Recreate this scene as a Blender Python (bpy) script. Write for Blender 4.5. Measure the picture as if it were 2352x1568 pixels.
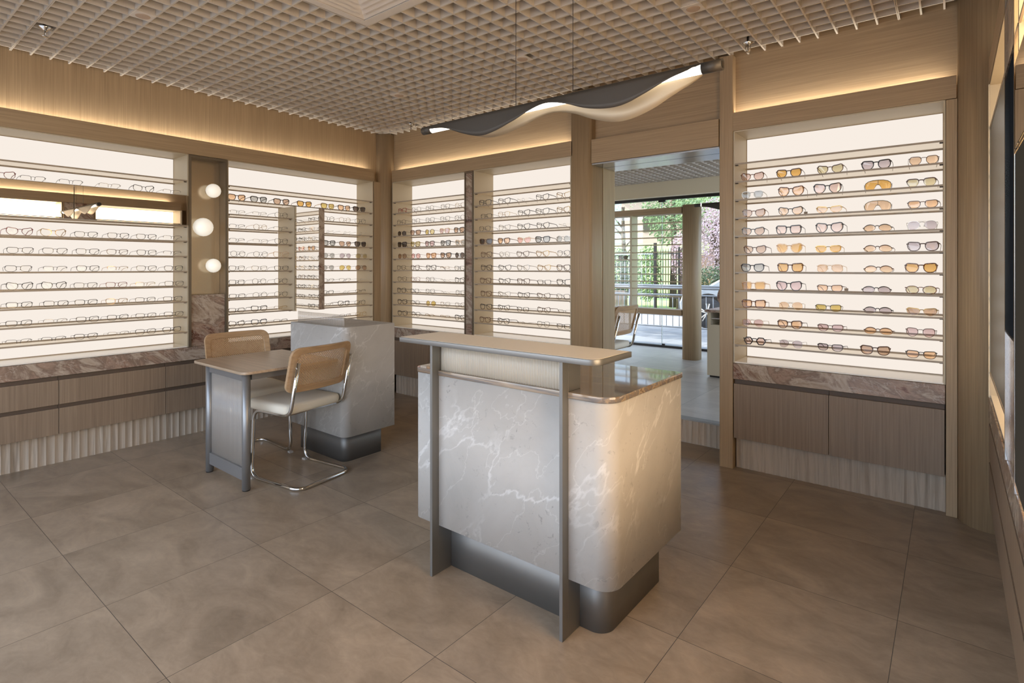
import bpy, bmesh, math, random
from mathutils import Vector, Matrix
rnd = random.Random(7)
PI = math.pi
S = bpy.context.scene
C = S.collection
for o in list(bpy.data.objects): bpy.data.objects.remove(o)

# ---------------------------------------------------------------- camera
TH = math.atan(1010/1268.0)
cd = bpy.data.cameras.new('camera'); cam = bpy.data.objects.new('camera', cd); C.objects.link(cam)
cd.sensor_width = 36; cd.lens = 1268.0/2352*36; cd.shift_y = -171/2352.0
cd.clip_start = 0.02; cd.clip_end = 300
cam.location = (0, 0, 1.31); cam.rotation_euler = (PI/2, 0, TH); S.camera = cam
# ---------------------------------------------------------------- view
S.view_settings.view_transform = 'Standard'; S.view_settings.look = 'None'
S.view_settings.gamma = 1; S.view_settings.use_curve_mapping = False
S.view_settings.exposure = 0.3
# ---------------------------------------------------------------- sky
SKY_FILL = 1.5
W = bpy.data.worlds.new('sky'); S.world = W; W.use_nodes = True
wn = W.node_tree.nodes; wl = W.node_tree.links
bgn = wn['Background']; sky = wn.new('ShaderNodeTexSky'); sky.sky_type = 'NISHITA'
sky.sun_disc = False; sky.sun_elevation = math.radians(42); sky.sun_rotation = math.radians(250)
sky.dust_density = 2.5; sky.air_density = 1.0
mxw = wn.new('ShaderNodeMixRGB'); mxw.inputs[0].default_value = 0.55
mxw.inputs[2].default_value = (4.2, 4.5, 4.9, 1)
wl.new(sky.outputs[0], mxw.inputs[1]); bgn.inputs[1].default_value = 0.52
# sky behind the camera is boosted, an added fill to light the room
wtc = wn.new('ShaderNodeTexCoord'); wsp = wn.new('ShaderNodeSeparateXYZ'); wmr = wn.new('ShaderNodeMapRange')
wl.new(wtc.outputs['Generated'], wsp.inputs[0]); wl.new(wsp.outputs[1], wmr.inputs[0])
wmr.inputs[1].default_value = -.15; wmr.inputs[2].default_value = -.75; wmr.inputs[3].default_value = 1.0; wmr.inputs[4].default_value = SKY_FILL
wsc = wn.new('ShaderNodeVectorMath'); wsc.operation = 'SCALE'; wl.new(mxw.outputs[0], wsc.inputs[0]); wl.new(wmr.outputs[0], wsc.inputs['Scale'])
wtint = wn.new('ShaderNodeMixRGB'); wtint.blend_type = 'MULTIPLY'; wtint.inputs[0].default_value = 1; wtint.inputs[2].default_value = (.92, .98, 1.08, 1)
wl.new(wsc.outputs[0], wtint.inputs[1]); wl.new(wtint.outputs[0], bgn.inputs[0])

def area(name, loc, rot, sx, sy, power, col=(1, 1, 1), portal=False, spread=None):
    l = bpy.data.lights.new(name, 'AREA'); l.shape = 'RECTANGLE'; l.size = sx; l.size_y = sy
    l.energy = power; l.color = col
    if portal: l.cycles.is_portal = True
    if spread: l.spread = spread
    o = bpy.data.objects.new(name, l); C.objects.link(o); o.location = loc; o.rotation_euler = rot
    return o
# daylight enters through the shopfront behind the camera and the glass wall of the next room
area('shopfront_portal', (-2.3, -1.32, 1.3), (PI/2, 0, 0), 4.6, 2.5, 1, portal=True)
area('rear_glass_portal', (-3.5, 7.48, 1.25), (-PI/2, 0, 0), 6.4, 2.2, 1, portal=True)
area('rear_side_portal', (0.42, 5.7, 1.3), (0, -PI/2, 0), 2.2, 2.8, 1, portal=True)
sun = bpy.data.lights.new('sun', 'SUN'); sun.energy = 6.5; sun.angle = math.radians(1.0); sun.color = (1, .95, .86)
so = bpy.data.objects.new('sun', sun); C.objects.link(so); so.rotation_euler = (math.radians(50), 0, math.radians(-75))
# cove strips hidden behind the fascias
WARM = (1, .94, .84)
area('cove_left', (-4.662, 1.35, 2.275), (PI, 0, 0), .02, 4.3, 8, WARM)
area('cove_back', (-3.44, 3.732, 2.275), (PI, 0, 0), 2.1, .02, 4.6, WARM)
area('cove_back_right', (-.58, 3.732, 2.275), (PI, 0, 0), 1.12, .02, 3.1, WARM)
area('cove_right', (.172, 1.2, 2.275), (PI, 0, 0), .02, 4.3, 13, WARM)

# ================================================================ materials
MATS = {}
def newmat(n):
    m = bpy.data.materials.new(n); m.use_nodes = True; nt = m.node_tree
    b = nt.nodes['Principled BSDF']; return m, nt, b
def srgb(r, g, b):
    f = lambda c: (c/255/12.92) if c <= 10 else ((c/255+.055)/1.055)**2.4
    return (f(r), f(g), f(b), 1)
def plain(n, col, rough=.5, metal=0, spec=None, coat=0, emit=None, es=0):
    if n in MATS: return MATS[n]
    m, nt, b = newmat(n)
    c = col if len(col) == 4 else (*col, 1)
    b.inputs['Base Color'].default_value = c; b.inputs['Roughness'].default_value = rough
    b.inputs['Metallic'].default_value = metal
    if spec is not None: b.inputs['Specular IOR Level'].default_value = spec
    if coat: b.inputs['Coat Weight'].default_value = coat; b.inputs['Coat Roughness'].default_value = .05
    if emit: b.inputs['Emission Color'].default_value = (*emit, 1); b.inputs['Emission Strength'].default_value = es
    # faint procedural variation of the surface
    tn = nt.nodes.new('ShaderNodeTexNoise'); tn.inputs['Scale'].default_value = 18
    tc = nt.nodes.new('ShaderNodeTexCoord'); nt.links.new(tc.outputs['Object'], tn.inputs['Vector'])
    mr = nt.nodes.new('ShaderNodeMapRange'); mr.inputs[3].default_value = rough*.92; mr.inputs[4].default_value = min(1, rough*1.08)
    nt.links.new(tn.outputs[0], mr.inputs[0]); nt.links.new(mr.outputs[0], b.inputs['Roughness'])
    MATS[n] = m; return m
def coords(nt, scale, rot=(0, 0, 0), world=True):
    if world:
        g = nt.nodes.new('ShaderNodeNewGeometry'); src = g.outputs['Position']
    else:
        g = nt.nodes.new('ShaderNodeTexCoord'); src = g.outputs['Object']
    mp = nt.nodes.new('ShaderNodeMapping'); mp.inputs['Scale'].default_value = scale; mp.inputs['Rotation'].default_value = rot
    nt.links.new(src, mp.inputs[0]); return mp.outputs[0]
def noise(nt, vec, scale, detail=4, rough=.55, dist=0):
    t = nt.nodes.new('ShaderNodeTexNoise'); t.inputs['Scale'].default_value = scale; t.inputs['Detail'].default_value = detail
    t.inputs['Roughness'].default_value = rough; t.inputs['Distortion'].default_value = dist
    nt.links.new(vec, t.inputs['Vector']); return t.outputs[0]
def ramp(nt, fac, stops, interp='LINEAR'):
    r = nt.nodes.new('ShaderNodeValToRGB'); r.color_ramp.interpolation = interp; e = r.color_ramp.elements
    while len(e) < len(stops): e.new(.5)
    for i, (p, c) in enumerate(stops): e[i].position = p; e[i].color = c if len(c) == 4 else (*c, 1)
    nt.links.new(fac, r.inputs[0]); return r.outputs[0]
def mixc(nt, fac, a, b, mode='MIX'):
    m = nt.nodes.new('ShaderNodeMixRGB'); m.blend_type = mode
    for i, v in ((0, fac), (1, a), (2, b)):
        if hasattr(v, 'is_linked') or hasattr(v, 'node'): nt.links.new(v, m.inputs[i])
        else: m.inputs[i].default_value = v
    return m.outputs[0]
def math_(nt, op, a, b=0.0):
    m = nt.nodes.new('ShaderNodeMath'); m.operation = op
    for i, v in ((0, a), (1, b)):
        if hasattr(v, 'node'): nt.links.new(v, m.inputs[i])
        else: m.inputs[i].default_value = v
    return m.outputs[0]
def bump(nt, b, h, strength=.2, dist=.002):
    n = nt.nodes.new('ShaderNodeBump'); n.inputs['Strength'].default_value = strength; n.inputs['Distance'].default_value = dist
    nt.links.new(h, n.inputs['Height']); nt.links.new(n.outputs[0], b.inputs['Normal'])
def wood(n, ca, cb, axis, rough=.5, fine=150, world=True):
    m, nt, b = newmat(n)
    sc = [fine, fine, fine]; sc['xyz'.index(axis)] = 2.0
    v = coords(nt, tuple(sc), world=world)
    f = noise(nt, v, 1.0, 5, .6, .3)
    sc2 = [9, 9, 9]; sc2['xyz'.index(axis)] = .7
    g = noise(nt, coords(nt, tuple(sc2), world=world), 1, 3, .5, .8)
    col = ramp(nt, math_(nt, 'ADD', math_(nt, 'MULTIPLY', f, .8), math_(nt, 'MULTIPLY', g, .2)), [(.30, ca), (.68, cb)])
    nt.links.new(col, b.inputs['Base Color']); b.inputs['Roughness'].default_value = rough
    bump(nt, b, f, .12, .001); MATS[n] = m; return m
OAKa, OAKb = srgb(148, 123, 92), srgb(180, 154, 119)
M_oakv = wood('light_oak_vertical', OAKa, OAKb, 'z')
M_oakx = wood('light_oak_lengthwise', OAKa, OAKb, 'x')
M_oaky = wood('light_oak_alongside', OAKa, OAKb, 'y')
M_cab = wood('grey_oak_drawer', srgb(122, 103, 84), srgb(152, 131, 108), 'z', .5, 110)
M_chairwood = wood('beech_wood', srgb(158, 126, 92), srgb(194, 160, 120), 'x', .38, 60, world=False)
M_walnut = wood('desk_veneer', srgb(166, 142, 116), srgb(198, 174, 146), 'x', .34, 70)

def stone(n='grey_veined_stone'):
    m, nt, b = newmat(n)
    v = coords(nt, (1, 1, 1), (.35, .5, .2))
    cl = noise(nt, v, 3.0, 6, .6, .5)
    base = ramp(nt, cl, [(.3, srgb(178, 172, 163)), (.7, srgb(194, 188, 179))])
    g = nt.nodes.new('ShaderNodeNewGeometry'); sp_ = nt.nodes.new('ShaderNodeSeparateXYZ'); nt.links.new(g.outputs['Position'], sp_.inputs[0])
    pp = math_(nt, 'ADD', sp_.outputs[0], sp_.outputs[1]); qq = math_(nt, 'SUBTRACT', sp_.outputs[0], sp_.outputs[1])
    def diag(sa, sb, off):
        c_ = nt.nodes.new('ShaderNodeCombineXYZ')
        nt.links.new(math_(nt, 'MULTIPLY', math_(nt, 'ADD', pp, math_(nt, 'MULTIPLY', sp_.outputs[2], 1.0)), sa), c_.inputs[0])
        nt.links.new(math_(nt, 'MULTIPLY', math_(nt, 'SUBTRACT', pp, sp_.outputs[2]), sb), c_.inputs[1])
        nt.links.new(math_(nt, 'ADD', math_(nt, 'MULTIPLY', qq, .7), off), c_.inputs[2]); return c_.outputs[0]
    r1 = noise(nt, diag(.45, 1.15, 0), 1.5, 6, .52, .1)
    rid = math_(nt, 'ABSOLUTE', math_(nt, 'SUBTRACT', r1, .5))
    vein = ramp(nt, rid, [(.0, (.5, .5, .5)), (.003, (.4, .4, .4)), (.009, (0, 0, 0))])
    msk = ramp(nt, noise(nt, v, 3.0, 3), [(.42, (.08, .08, .08)), (.58, (1, 1, 1))])
    vm = mixc(nt, 1.0, vein, msk, 'MULTIPLY')
    r3 = noise(nt, diag(.7, 1.6, 7.3), 2.0, 6, .52, .1)
    vein2 = ramp(nt, math_(nt, 'ABSOLUTE', math_(nt, 'SUBTRACT', r3, .5)), [(.0, (.32, .32, .32)), (.006, (0, 0, 0))])
    sp = ramp(nt, noise(nt, v, 38, 5, .7, .6), [(.0, (1, 1, 1)), (.34, (1, 1, 1)), (.41, (0, 0, 0))])
    spm = mixc(nt, 1.0, sp, ramp(nt, noise(nt, v, 5, 3), [(.45, (0, 0, 0)), (.62, (.75, .75, .75))]), 'MULTIPLY')
    c = mixc(nt, vm, base, srgb(236, 232, 226)); c = mixc(nt, vein2, c, srgb(230, 226, 218)); c = mixc(nt, spm, c, srgb(150, 143, 136))
    nt.links.new(c, b.inputs['Base Color']); b.inputs['Roughness'].default_value = .62; b.inputs['Specular IOR Level'].default_value = .3
    MATS[n] = m; return m
M_stone = stone()
def breccia(n='breccia_marble'):
    m, nt, b = newmat(n)
    g = nt.nodes.new('ShaderNodeNewGeometry'); sp = nt.nodes.new('ShaderNodeSeparateXYZ'); nt.links.new(g.outputs['Position'], sp.inputs[0])
    pp = math_(nt, 'ADD', sp.outputs[0], sp.outputs[1]); qq = math_(nt, 'SUBTRACT', sp.outputs[0], sp.outputs[1])
    cv = nt.nodes.new('ShaderNodeCombineXYZ')
    nt.links.new(math_(nt, 'MULTIPLY', math_(nt, 'ADD', pp, math_(nt, 'MULTIPLY', sp.outputs[2], -1.0)), .9), cv.inputs[0])
    nt.links.new(math_(nt, 'MULTIPLY', math_(nt, 'ADD', math_(nt, 'MULTIPLY', pp, .55), sp.outputs[2]), 2.6), cv.inputs[1]); nt.links.new(qq, cv.inputs[2])
    f = noise(nt, cv.outputs[0], 1.7, 10, .64, .9)
    c = ramp(nt, f, [(.30, srgb(66, 54, 48)), (.38, srgb(118, 84, 68)), (.44, srgb(168, 142, 122)), (.50, srgb(134, 112, 96)),
                     (.56, srgb(186, 168, 148)), (.63, srgb(158, 138, 118)), (.70, srgb(122, 88, 72))])
    f2 = noise(nt, cv.outputs[0], 5, 6, .6, .5)
    lv = ramp(nt, math_(nt, 'ABSOLUTE', math_(nt, 'SUBTRACT', f2, .5)), [(0, (.5, .5, .5)), (.016, (0, 0, 0))])
    c = mixc(nt, lv, c, srgb(205, 192, 176))
    nt.links.new(c, b.inputs['Base Color']); b.inputs['Roughness'].default_value = .22
    MATS[n] = m; return m
M_marble = breccia()
def zebra(n='banded_wood_marble'):
    m, nt, b = newmat(n)
    f = noise(nt, coords(nt, (1.0, 14, 14), (0, 0, .02)), 1.6, 6, .6, .5)
    c = ramp(nt, f, [(.3, srgb(84, 74, 66)), (.40, srgb(142, 120, 98)), (.5, srgb(112, 106, 102)), (.58, srgb(168, 146, 120)), (.68, srgb(104, 86, 72)), (.8, srgb(176, 160, 142))])
    nt.links.new(c, b.inputs['Base Color']); b.inputs['Roughness'].default_value = .06; b.inputs['Coat Weight'].default_value = .6; b.inputs['Coat Roughness'].default_value = .03
    MATS[n] = m; return m
M_zebra = zebra()
def travertine(n='fluted_travertine'):
    m, nt, b = newmat(n)
    f = noise(nt, coords(nt, (16, 16, .8)), 1.4, 5, .6, .6)
    c = ramp(nt, f, [(.3, srgb(146, 131, 113)), (.48, srgb(184, 169, 150)), (.6, srgb(166, 152, 134)), (.72, srgb(202, 189, 170))])
    nt.links.new(c, b.inputs['Base Color']); b.inputs['Roughness'].default_value = .6
    MATS[n] = m; return m
M_trav = travertine()
def tilefloor(n, ox, oy, size, ca, cb, joint=.0022, rough=.34):
    m, nt, b = newmat(n)
    g = nt.nodes.new('ShaderNodeNewGeometry'); sp = nt.nodes.new('ShaderNodeSeparateXYZ'); nt.links.new(g.outputs['Position'], sp.inputs[0])
    ds = []; cell = []
    for k, o in ((0, ox), (1, oy)):
        u = math_(nt, 'DIVIDE', math_(nt, 'SUBTRACT', sp.outputs[k], o), size)
        cell.append(math_(nt, 'FLOOR', u))
        ds.append(math_(nt, 'MULTIPLY', math_(nt, 'ABSOLUTE', math_(nt, 'SUBTRACT', math_(nt, 'FRACT', math_(nt, 'ADD', u, .5)), .5)), size))
    dmin = math_(nt, 'MINIMUM', ds[0], ds[1]); jm = math_(nt, 'LESS_THAN', dmin, joint/2)
    wn_ = nt.nodes.new('ShaderNodeTexWhiteNoise'); wn_.noise_dimensions = '2D'
    cb_ = nt.nodes.new('ShaderNodeCombineXYZ'); nt.links.new(cell[0], cb_.inputs[0]); nt.links.new(cell[1], cb_.inputs[1])
    nt.links.new(cb_.outputs[0], wn_.inputs['Vector'])
    va = nt.nodes.new('ShaderNodeVectorMath'); va.operation = 'ADD'
    s2 = nt.nodes.new('ShaderNodeVectorMath'); s2.operation = 'SCALE'; s2.inputs['Scale'].default_value = 9
    nt.links.new(wn_.outputs['Color'], s2.inputs[0]); nt.links.new(g.outputs['Position'], va.inputs[0]); nt.links.new(s2.outputs[0], va.inputs[1])
    mp = nt.nodes.new('ShaderNodeMapping'); mp.inputs['Scale'].default_value = (1, 1.7, 1); nt.links.new(va.outputs[0], mp.inputs[0])
    f = noise(nt, mp.outputs[0], 2.6, 8, .62, .9)
    f2 = noise(nt, mp.outputs[0], 14, 6, .7, 1.0)
    ff = math_(nt, 'ADD', math_(nt, 'MULTIPLY', f, .7), math_(nt, 'MULTIPLY', f2, .3))
    c = ramp(nt, ff, [(.3, ca), (.68, cb)])
    tint = ramp(nt, wn_.outputs['Value'], [(0, (.93, .93, .93)), (1, (1.05, 1.04, 1.03))])
    c = mixc(nt, 1.0, c, tint, 'MULTIPLY')
    c = mixc(nt, jm, c, srgb(70, 62, 55))
    nt.links.new(c, b.inputs['Base Color'])
    rr = math_(nt, 'ADD', math_(nt, 'MULTIPLY', f2, .18), rough-.09); nt.links.new(rr, b.inputs['Roughness'])
    bump(nt, b, f2, .04, .001); MATS[n] = m; return m
M_floor = tilefloor('porcelain_tile', -1.959, .690, .6005, srgb(130, 114, 95), srgb(180, 161, 137))
M_floor2 = tilefloor('raised_porcelain_tile', -1.73, 4.70, .6, srgb(158, 151, 142), srgb(190, 183, 173))
M_grid = plain('ceiling_grid_paint', srgb(208, 197, 182), .6)
M_plenum = plain('plenum_grey', srgb(66, 60, 58), .8)
M_white = plain('white_diffuser_paint', srgb(222, 212, 200), .5)
M_bronze = plain('bronze_metal', srgb(120, 108, 92), .35, .6)
M_steel = plain('brushed_steel', srgb(132, 129, 124), .42, .75)
M_steeld = plain('dark_brushed_steel', srgb(122, 118, 112), .5, .7)
M_chrome = plain('chrome', srgb(215, 212, 206), .08, 1)
M_pmetal = plain('painted_steel_leg', srgb(150, 149, 147), .38, .6)
M_side = plain('champagne_panel', srgb(190, 175, 148), .45, .12)
M_sidel = plain('champagne_rim', srgb(222, 208, 180), .35, .1)
M_sill = plain('cream_polished_sill', srgb(250, 242, 226), .2, 0, coat=.4)
M_rail = plain('shelf_rail_metal', srgb(164, 148, 128), .4, .1)
M_bracket = plain('shelf_bracket_dark', srgb(70, 60, 50), .4, .5)
M_dark = plain('dark_gap', srgb(40, 34, 30), .8)
M_black = plain('black_frame_metal', srgb(45, 42, 40), .4, .5)
M_cushion = plain('cream_velvet', srgb(222, 212, 192), .9)
M_plaster = plain('beige_plaster', srgb(232, 218, 188), .8)
M_opal = plain('opal_glass_lit', (.9, .85, .75), .3, emit=(1, .93, .80), es=.45)
M_mirror = plain('mirror_silver', (.93, .92, .90), .0, 1)
M_mirrorb = plain('bronze_tinted_mirror', srgb(206, 190, 166), .22, 1)
M_teal = plain('dark_tinted_glass', srgb(84, 80, 72), .7, 0, spec=0)
M_darkrefl = plain('painted_dark_reflection', srgb(46, 50, 56), .7, 0, spec=0)  # vanity mirror: its dark reflection is painted in as a flat matt colour
M_pane = plain('grey_green_pane', srgb(124, 119, 102), .3, .3)  # clear glass door: the dark view through it is painted as opaque colour
M_bmirror = plain('dark_mirror', srgb(96, 98, 98), .03, 1)
def emitm(n, col, s):
    m = bpy.data.materials.new(n); m.use_nodes = True; nt = m.node_tree; nt.nodes.clear()
    e = nt.nodes.new('ShaderNodeEmission'); o = nt.nodes.new('ShaderNodeOutputMaterial'); e.inputs[0].default_value = (*col, 1); e.inputs[1].default_value = s
    nt.links.new(e.outputs[0], o.inputs[0]); MATS[n] = m; return m
M_panel = emitm('backlit_acrylic', (1.0, .905, .815), .765)
M_tube = emitm('led_tube', (1, .93, .80), 4.5)
M_panelr = emitm('backlit_acrylic_fill', (1.0, .76, .50), 10.0)  # right-wall panel overdriven as added fill for the counter side and floor
M_panelm = emitm('backlit_acrylic_soft_fill', (1.0, .80, .58), 3.0)  # farther right-wall panel, also raised above the other bays as warm fill
def thin(n, col, gloss=.06, rough=.02, diff=0, dcol=(1, 1, 1), back=.5):
    m = bpy.data.materials.new(n); m.use_nodes = True; nt = m.node_tree; nt.nodes.clear()
    t = nt.nodes.new('ShaderNodeBsdfTransparent'); t.inputs[0].default_value = (*col[:3], 1)
    g = nt.nodes.new('ShaderNodeBsdfGlossy'); g.inputs['Roughness'].default_value = rough
    mx = nt.nodes.new('ShaderNodeMixShader'); o = nt.nodes.new('ShaderNodeOutputMaterial'); mx.inputs[0].default_value = gloss
    nt.links.new(t.outputs[0], mx.inputs[1]); nt.links.new(g.outputs[0], mx.inputs[2]); out = mx.outputs[0]
    if diff:
        d = nt.nodes.new('ShaderNodeBsdfTranslucent'); d.inputs[0].default_value = (*dcol[:3], 1)
        d2 = nt.nodes.new('ShaderNodeBsdfDiffuse'); d2.inputs[0].default_value = (*dcol[:3], 1)
        ma = nt.nodes.new('ShaderNodeMixShader'); nt.links.new(d.outputs[0], ma.inputs[1]); nt.links.new(d2.outputs[0], ma.inputs[2]); ma.inputs[0].default_value = back
        mb = nt.nodes.new('ShaderNodeMixShader'); mb.inputs[0].default_value = diff
        nt.links.new(out, mb.inputs[1]); nt.links.new(ma.outputs[0], mb.inputs[2]); out = mb.outputs[0]
    nt.links.new(out, o.inputs[0]); MATS[n] = m; return m
M_glass = thin('clear_window_glass', (.97, .99, .98), .05)
M_shelf = thin('shelf_acrylic', (.98, .95, .90), .04, .08, .13, (.98, .93, .84), .3)
def fluted(n, diff, dcol):
    m = thin(n, (1, 1, 1), .10, .04, diff, dcol, .5); nt = m.node_tree
    lw = nt.nodes.new('ShaderNodeLayerWeight'); lw.inputs[0].default_value = .5
    tr = [x for x in nt.nodes if x.type == 'BSDF_TRANSPARENT'][0]; mx = [x for x in nt.nodes if x.type == 'MIX_SHADER'][0]
    nt.links.new(ramp(nt, lw.outputs['Facing'], [(.18, (.99, .98, .97)), (.42, (.93, .91, .88)), (.62, (.6, .56, .5))]), tr.inputs[0])  # rib edges darkened by view angle to imitate refracted stripes
    nt.links.new(ramp(nt, lw.outputs['Facing'], [(.1, (.03, .03, .03)), (.6, (.22, .22, .22)), (1, (.5, .5, .5))]), mx.inputs[0]); return m
M_flute = fluted('fluted_glass', .66, (1, .93, .80)); M_flutec = fluted('clear_fluted_glass', .16, (1, .97, .92)); M_fluted = fluted('smoky_fluted_glass', .36, (.88, .82, .75))  # counter pane's cream body colour stands in for light refracted through the ribs
def cane():
    m = bpy.data.materials.new('woven_cane'); m.use_nodes = True; nt = m.node_tree; b = nt.nodes['Principled BSDF']
    tc = nt.nodes.new('ShaderNodeTexCoord'); sp = nt.nodes.new('ShaderNodeSeparateXYZ'); nt.links.new(tc.outputs['Object'], sp.inputs[0])
    p = .0142
    def grid(off):
        dd = []
        for k in (0, 2):
            u = math_(nt, 'ADD', math_(nt, 'DIVIDE', sp.outputs[k], p), off)
            f = math_(nt, 'SUBTRACT', math_(nt, 'FRACT', u), .5); dd.append(math_(nt, 'MULTIPLY', f, f))
        return math_(nt, 'SQRT', math_(nt, 'ADD', dd[0], dd[1]))
    dmin = math_(nt, 'MINIMUM', grid(0), grid(.5)); hole = math_(nt, 'LESS_THAN', dmin, .185)
    t = nt.nodes.new('ShaderNodeBsdfTransparent'); mx = nt.nodes.new('ShaderNodeMixShader')
    nt.links.new(hole, mx.inputs[0]); nt.links.new(b.outputs[0], mx.inputs[1]); nt.links.new(t.outputs[0], mx.inputs[2])
    nt.links.new(mx.outputs[0], nt.nodes['Material Output'].inputs[0])
    f = noise(nt, tc.outputs['Object'], 300, 2); nt.links.new(ramp(nt, f, [(.3, srgb(176, 138, 98)), (.7, srgb(206, 172, 128))]), b.inputs['Base Color'])
    b.inputs['Roughness'].default_value = .6; return m
M_cane = cane()

# ================================================================ mesh helpers
class MB:
    def __init__(s): s.v = []; s.f = []; s.sm = []
    def add(s, vs, fs, smooth=False):
        n = len(s.v); s.v += [tuple(v) for v in vs]; s.f += [tuple(i+n for i in f) for f in fs]; s.sm += [smooth]*len(fs); return s
    def box(s, a, b):
        x0, x1 = sorted((a[0], b[0])); y0, y1 = sorted((a[1], b[1])); z0, z1 = sorted((a[2], b[2]))
        return s.add([(x0, y0, z0), (x1, y0, z0), (x1, y1, z0), (x0, y1, z0), (x0, y0, z1), (x1, y0, z1), (x1, y1, z1), (x0, y1, z1)],
                     [(0, 3, 2, 1), (4, 5, 6, 7), (0, 1, 5, 4), (1, 2, 6, 5), (2, 3, 7, 6), (3, 0, 4, 7)])
    def prism(s, pts, z0, z1, smooth=False):
        n = len(pts); vs = [(p[0], p[1], z0) for p in pts]+[(p[0], p[1], z1) for p in pts]
        s.add(vs, [tuple(reversed(range(n))), tuple(range(n, 2*n))])
        k = len(s.v)-2*n
        for i in range(n): s.f.append((k+i, k+(i+1) % n, k+n+(i+1) % n, k+n+i)); s.sm.append(smooth)
        return s
    def tube(s, path, r, n=10, cap=True, smooth=True, ry=None, up=(0, 0, 1)):
        P = [Vector(p) for p in path]; m = len(P); base = len(s.v); prev = None
        for i, p in enumerate(P):
            t = (P[min(i+1, m-1)]-P[max(i-1, 0)]).normalized()
            if prev is None:
                u = Vector(up)
                if abs(t.dot(u)) > .95: u = Vector((1, 0, 0))
                a = (u-t*u.dot(t)).normalized()
            else: a = (prev-t*prev.dot(t)).normalized()
            prev = a; b = t.cross(a)
            rr = r[i] if isinstance(r, (list, tuple)) else r
            rb = rr if ry is None else (ry[i] if isinstance(ry, (list, tuple)) else ry)
            for k in range(n):
                an = 2*PI*k/n+(PI/n if n == 4 else 0); s.v.append(tuple(p+a*math.cos(an)*rr+b*math.sin(an)*rb))
        for i in range(m-1):
            for k in range(n):
                s.f.append((base+i*n+k, base+i*n+(k+1) % n, base+(i+1)*n+(k+1) % n, base+(i+1)*n+k)); s.sm.append(smooth)
        if cap:
            s.f.append(tuple(base+k for k in reversed(range(n)))); s.sm.append(False)
            s.f.append(tuple(base+(m-1)*n+k for k in range(n))); s.sm.append(False)
        return s
    def lathe(s, prof, c=(0, 0, 0), n=24, axis='z', smooth=True):
        base = len(s.v)
        for r, h in prof:
            for k in range(n):
                a = 2*PI*k/n; p = (r*math.cos(a), r*math.sin(a), h)
                if axis == 'x': p = (h, r*math.cos(a), r*math.sin(a))
                if axis == 'y': p = (r*math.cos(a), h, r*math.sin(a))
                s.v.append((c[0]+p[0], c[1]+p[1], c[2]+p[2]))
        for i in range(len(prof)-1):
            for k in range(n):
                s.f.append((base+i*n+k, base+i*n+(k+1) % n, base+(i+1)*n+(k+1) % n, base+(i+1)*n+k)); s.sm.append(smooth)
        s.f.append(tuple(base+k for k in reversed(range(n)))); s.sm.append(False)
        s.f.append(tuple(base+(len(prof)-1)*n+k for k in range(n))); s.sm.append(False)
        return s
    def sphere(s, c, r, sc=(1, 1, 1), n=20):
        pr = [(max(1e-4, r*math.sin(PI*i/(n//2))), -r*math.cos(PI*i/(n//2))) for i in range(n//2+1)]
        b = len(s.v); s.lathe(pr, (0, 0, 0), n)
        for i in range(b, len(s.v)): v = s.v[i]; s.v[i] = (c[0]+v[0]*sc[0], c[1]+v[1]*sc[1], c[2]+v[2]*sc[2])
        return s
    def mesh(s, name):
        me = bpy.data.meshes.new(name); me.from_pydata(s.v, [], s.f)
        me.polygons.foreach_set('use_smooth', s.sm); me.update()
        bm = bmesh.new(); bm.from_mesh(me); bmesh.ops.recalc_face_normals(bm, faces=bm.faces); bm.to_mesh(me); bm.free()
        return me
    def build(s, name, mat, parent=None, bevel=0):
        me = s.mesh(name); me.materials.append(mat); return link(name, me, parent, bevel)
def link(name, me, parent=None, bevel=0):
    o = bpy.data.objects.new(name, me); C.objects.link(o)
    if parent: o.parent = parent
    if bevel:
        b = o.modifiers.new('bevel', 'BEVEL'); b.width = bevel; b.segments = 2; b.limit_method = 'ANGLE'; b.angle_limit = math.radians(50)
    return o
def tag(o, label, cat, group=None, kind=None):
    o['label'] = label; o['category'] = cat
    if group: o['group'] = group
    if kind: o['kind'] = kind
    return o
def thing(name, label, cat, loc=(0, 0, 0), rz=0, group=None):
    o = bpy.data.objects.new(name, None); C.objects.link(o); o.location = loc; o.rotation_euler = (0, 0, rz); o.empty_display_size = .05
    return tag(o, label, cat, group)
def struct(name, mb, mat, bevel=0):
    o = mb.build(name, mat, None, bevel); o['kind'] = 'structure'; return o
def anchor(root, objs_world=True): pass
def rrect(x0, y0, x1, y1, r, seg=6, rs=None):
    rs = rs or (r, r, r, r); pts = []
    cs = [(x0, y0, 180, 0), (x1, y0, 270, 1), (x1, y1, 0, 2), (x0, y1, 90, 3)]
    for cx, cy, a0, k in cs:
        q = rs[k]
        ccx = cx+q if cx == x0 else cx-q; ccy = cy+q if cy == y0 else cy-q
        if q < 1e-5: pts.append((cx, cy)); continue
        for i in range(seg+1):
            a = math.radians(a0+90*i/seg); pts.append((ccx+q*math.cos(a), ccy+q*math.sin(a)))
    return pts
def fillet(pts, r, seg=6):
    P = [Vector(p) for p in pts]; out = [P[0]]
    for i in range(1, len(P)-1):
        a, b, c = P[i-1], P[i], P[i+1]; u = (a-b).normalized(); v = (c-b).normalized()
        ang = u.angle(v); d = min(r/math.tan(ang/2), (a-b).length*.49, (c-b).length*.49)
        p0, p1 = b+u*d, b+v*d
        for k in range(seg+1):
            t = k/seg; out.append((p0*(1-t)**2+b*2*t*(1-t)+p1*t*t))
    out.append(P[-1]); return out
ORD = ['top', 'second', 'third', 'fourth', 'fifth', 'sixth', 'seventh', 'eighth', 'ninth', 'tenth', 'lowest']
ORDN = ['first', 'second', 'third', 'fourth', 'fifth', 'sixth', 'seventh']

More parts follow.
